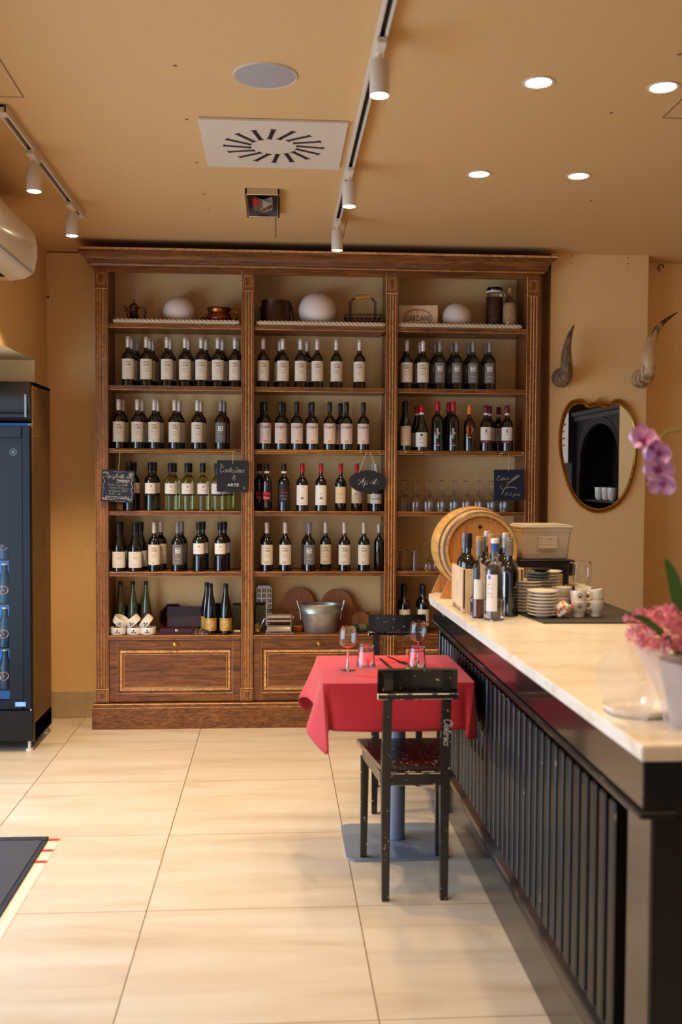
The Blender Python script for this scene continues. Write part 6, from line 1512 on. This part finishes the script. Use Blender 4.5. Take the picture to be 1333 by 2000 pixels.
# ================================================================== CHAIRS
def beam(g, pts, w, ds):
    """bar along (y, z) points, width w in x about x0 given in pts"""
    rows = []
    for i, (x, y, z) in enumerate(pts):
        a, b = pts[max(i-1, 0)], pts[min(i+1, len(pts)-1)]; ty, tz = b[1]-a[1], b[2]-a[2]; L = math.hypot(ty, tz); ny, nz = -tz/L, ty/L
        d = ds[i] if isinstance(ds, (list, tuple)) else ds; ww = w[i] if isinstance(w, (list, tuple)) else w
        rows.append([(x-ww/2, y+ny*d/2, z+nz*d/2), (x+ww/2, y+ny*d/2, z+nz*d/2), (x+ww/2, y-ny*d/2, z-nz*d/2), (x-ww/2, y-ny*d/2, z-nz*d/2)])
    V = g.grid(rows, closed_u=True); g.bm.faces.new(V[0]).material_index = g.mi; g.bm.faces.new(V[-1][::-1]).material_index = g.mi
def bev_build(g, name, t, b=.0022):
    es = [e for e in g.bm.edges if len(e.link_faces) == 2 and e.calc_face_angle(0) > .6]
    r = bmesh.ops.bevel(g.bm, geom=es, offset=b, segments=1, affect='EDGES'); g.m('chair_edge'); g._set(r['faces']); return g.build(name, t, smooth=30)
def chair(lab, text=True):
    t = thing('wooden_chair', lab, 'chair', (0, 0, 0), group=None)
    for s in (-1, 1):
        g = G('chair_paint'); beam(g, [(s*.104, -.192, 0), (s*.104, -.188, .20), (s*.104, -.184, .40), (s*.104, -.186, .48), (s*.1035, -.200, .64), (s*.103, -.226, .76), (s*.103, -.238, .800), (s*.103, -.234, .820)], [.026, .029, .032, .032, .032, .031, .031, .031], [.026, .032, .040, .040, .034, .024, .020, .014]); bev_build(g, 'rear_leg', t)
        g = G('chair_paint'); beam(g, [(s*.148, .192, 0), (s*.147, .184, .20), (s*.1465, .176, .41)], [.024, .028, .032], [.024, .028, .034]); bev_build(g, 'front_leg', t)
    g = G('seat_paint'); g.prism([(-.118, -.170), (.118, -.170), (.175, .212), (-.175, .212)], lambda u, v, w: Vector((u, v, .452+w)), .018); bev_build(g, 'seat', t)
    g = G('chair_paint'); g.box(-.090, .090, -.192, -.174, .408, .452); bev_build(g, 'rear_apron', t)
    g = G('chair_paint'); g.box(-.133, .133, .176, .192, .408, .452); bev_build(g, 'front_apron', t)
    for s in (-1, 1):
        g = G('chair_paint'); g.prism([(s*.108, -.170), (s*.122, -.170), (s*.158, .165), (s*.142, .165)], lambda u, v, w: Vector((u, v, .410+w)), .042); bev_build(g, 'side_apron', t)
    g = G('chair_paint'); rows = []
    for x in [-.140+.28*k/12 for k in range(13)]:
        y = -.212+.014*(x/.14)**2*-1; rows.append([(x, y, .745), (x, y-.010, .826), (x, y+.004, .830), (x, y+.014, .749)])
    V = g.grid(rows, closed_u=True); g.bm.faces.new(V[0]); g.bm.faces.new(V[-1][::-1]); bev_build(g, 'backrest_board', t, .0035)
    g = G('chair_paint'); g.box(-.1425, .1425, -.252, -.206, .727, .748); bev_build(g, 'ledge_rail', t, .003)
    if text:
        g = G('chalk'); f = lambda u, v: Vector((.103+v, -.2035-(.60-(.605-u))*.0+(-.018+(u*.10))*.12-.012*0, .605-u)); 
        def f(u, v):
            z = .605-u; y = -.200-(z-.64)*.19-.0185 if z > .64 else -.186-(z-.48)*.0875-.0202+.0012*(z-.48)/.16
            return Vector((.1035+v, y, z))
        script(g, f, 'Osteria', .030, 0, -.007, .0026, .30); g.build('white_lettering', t, smooth=0)
    return t
c1 = chair('chipped dark chair at the near side of the red table, Osteria lettered on its post'); c1.location = (.4945, 3.640, 0)
c2 = chair('chipped dark chair at the far side of the red table, facing the camera', text=False); c2.location = (.589, 4.545, 0); c2.rotation_euler = (0, 0, PI)
# ================================================================== DOOR MAT
M0 = at(102, 1637, Z=0); ex = -.925
t = thing('door_mat', 'black entrance mat with raised border at the lower left', 'door mat', (-1.3, 3.2, 0))
G('doormat').box(-1.38, ex-.022, 2.5, 4.075, .0005, .008).build('mat_pile', t, world=True)
G('mat_edge').box(-1.38, ex, 4.075, 4.105, .0005, .014, .004).box(ex-.022, ex, 2.5, 4.075, .0005, .006, .002).build('mat_border', t, world=True)
g = G('tape_clear').box(ex+.001, ex+.045, 2.4, 4.11, .0004, .0012); o = g.build('floor_tape'); tag(o, 'transparent tape strip along the right edge of the black entrance mat', 'tape')
for k, (px, py) in enumerate(((106, 1641), (95, 1662), (82, 1684))):
    q = at(px, py, Z=0); o = G('tape_red').box(-.022, .022, -.012, .012, 0, .0008).build('red_tape_piece'); o.location = (ex+.022, q.y, .0014)
    tag(o, '%s of three small red tape pieces beside the entrance mat' % ('farthest', 'middle', 'nearest')[k], 'tape', 'red tape pieces by the mat')
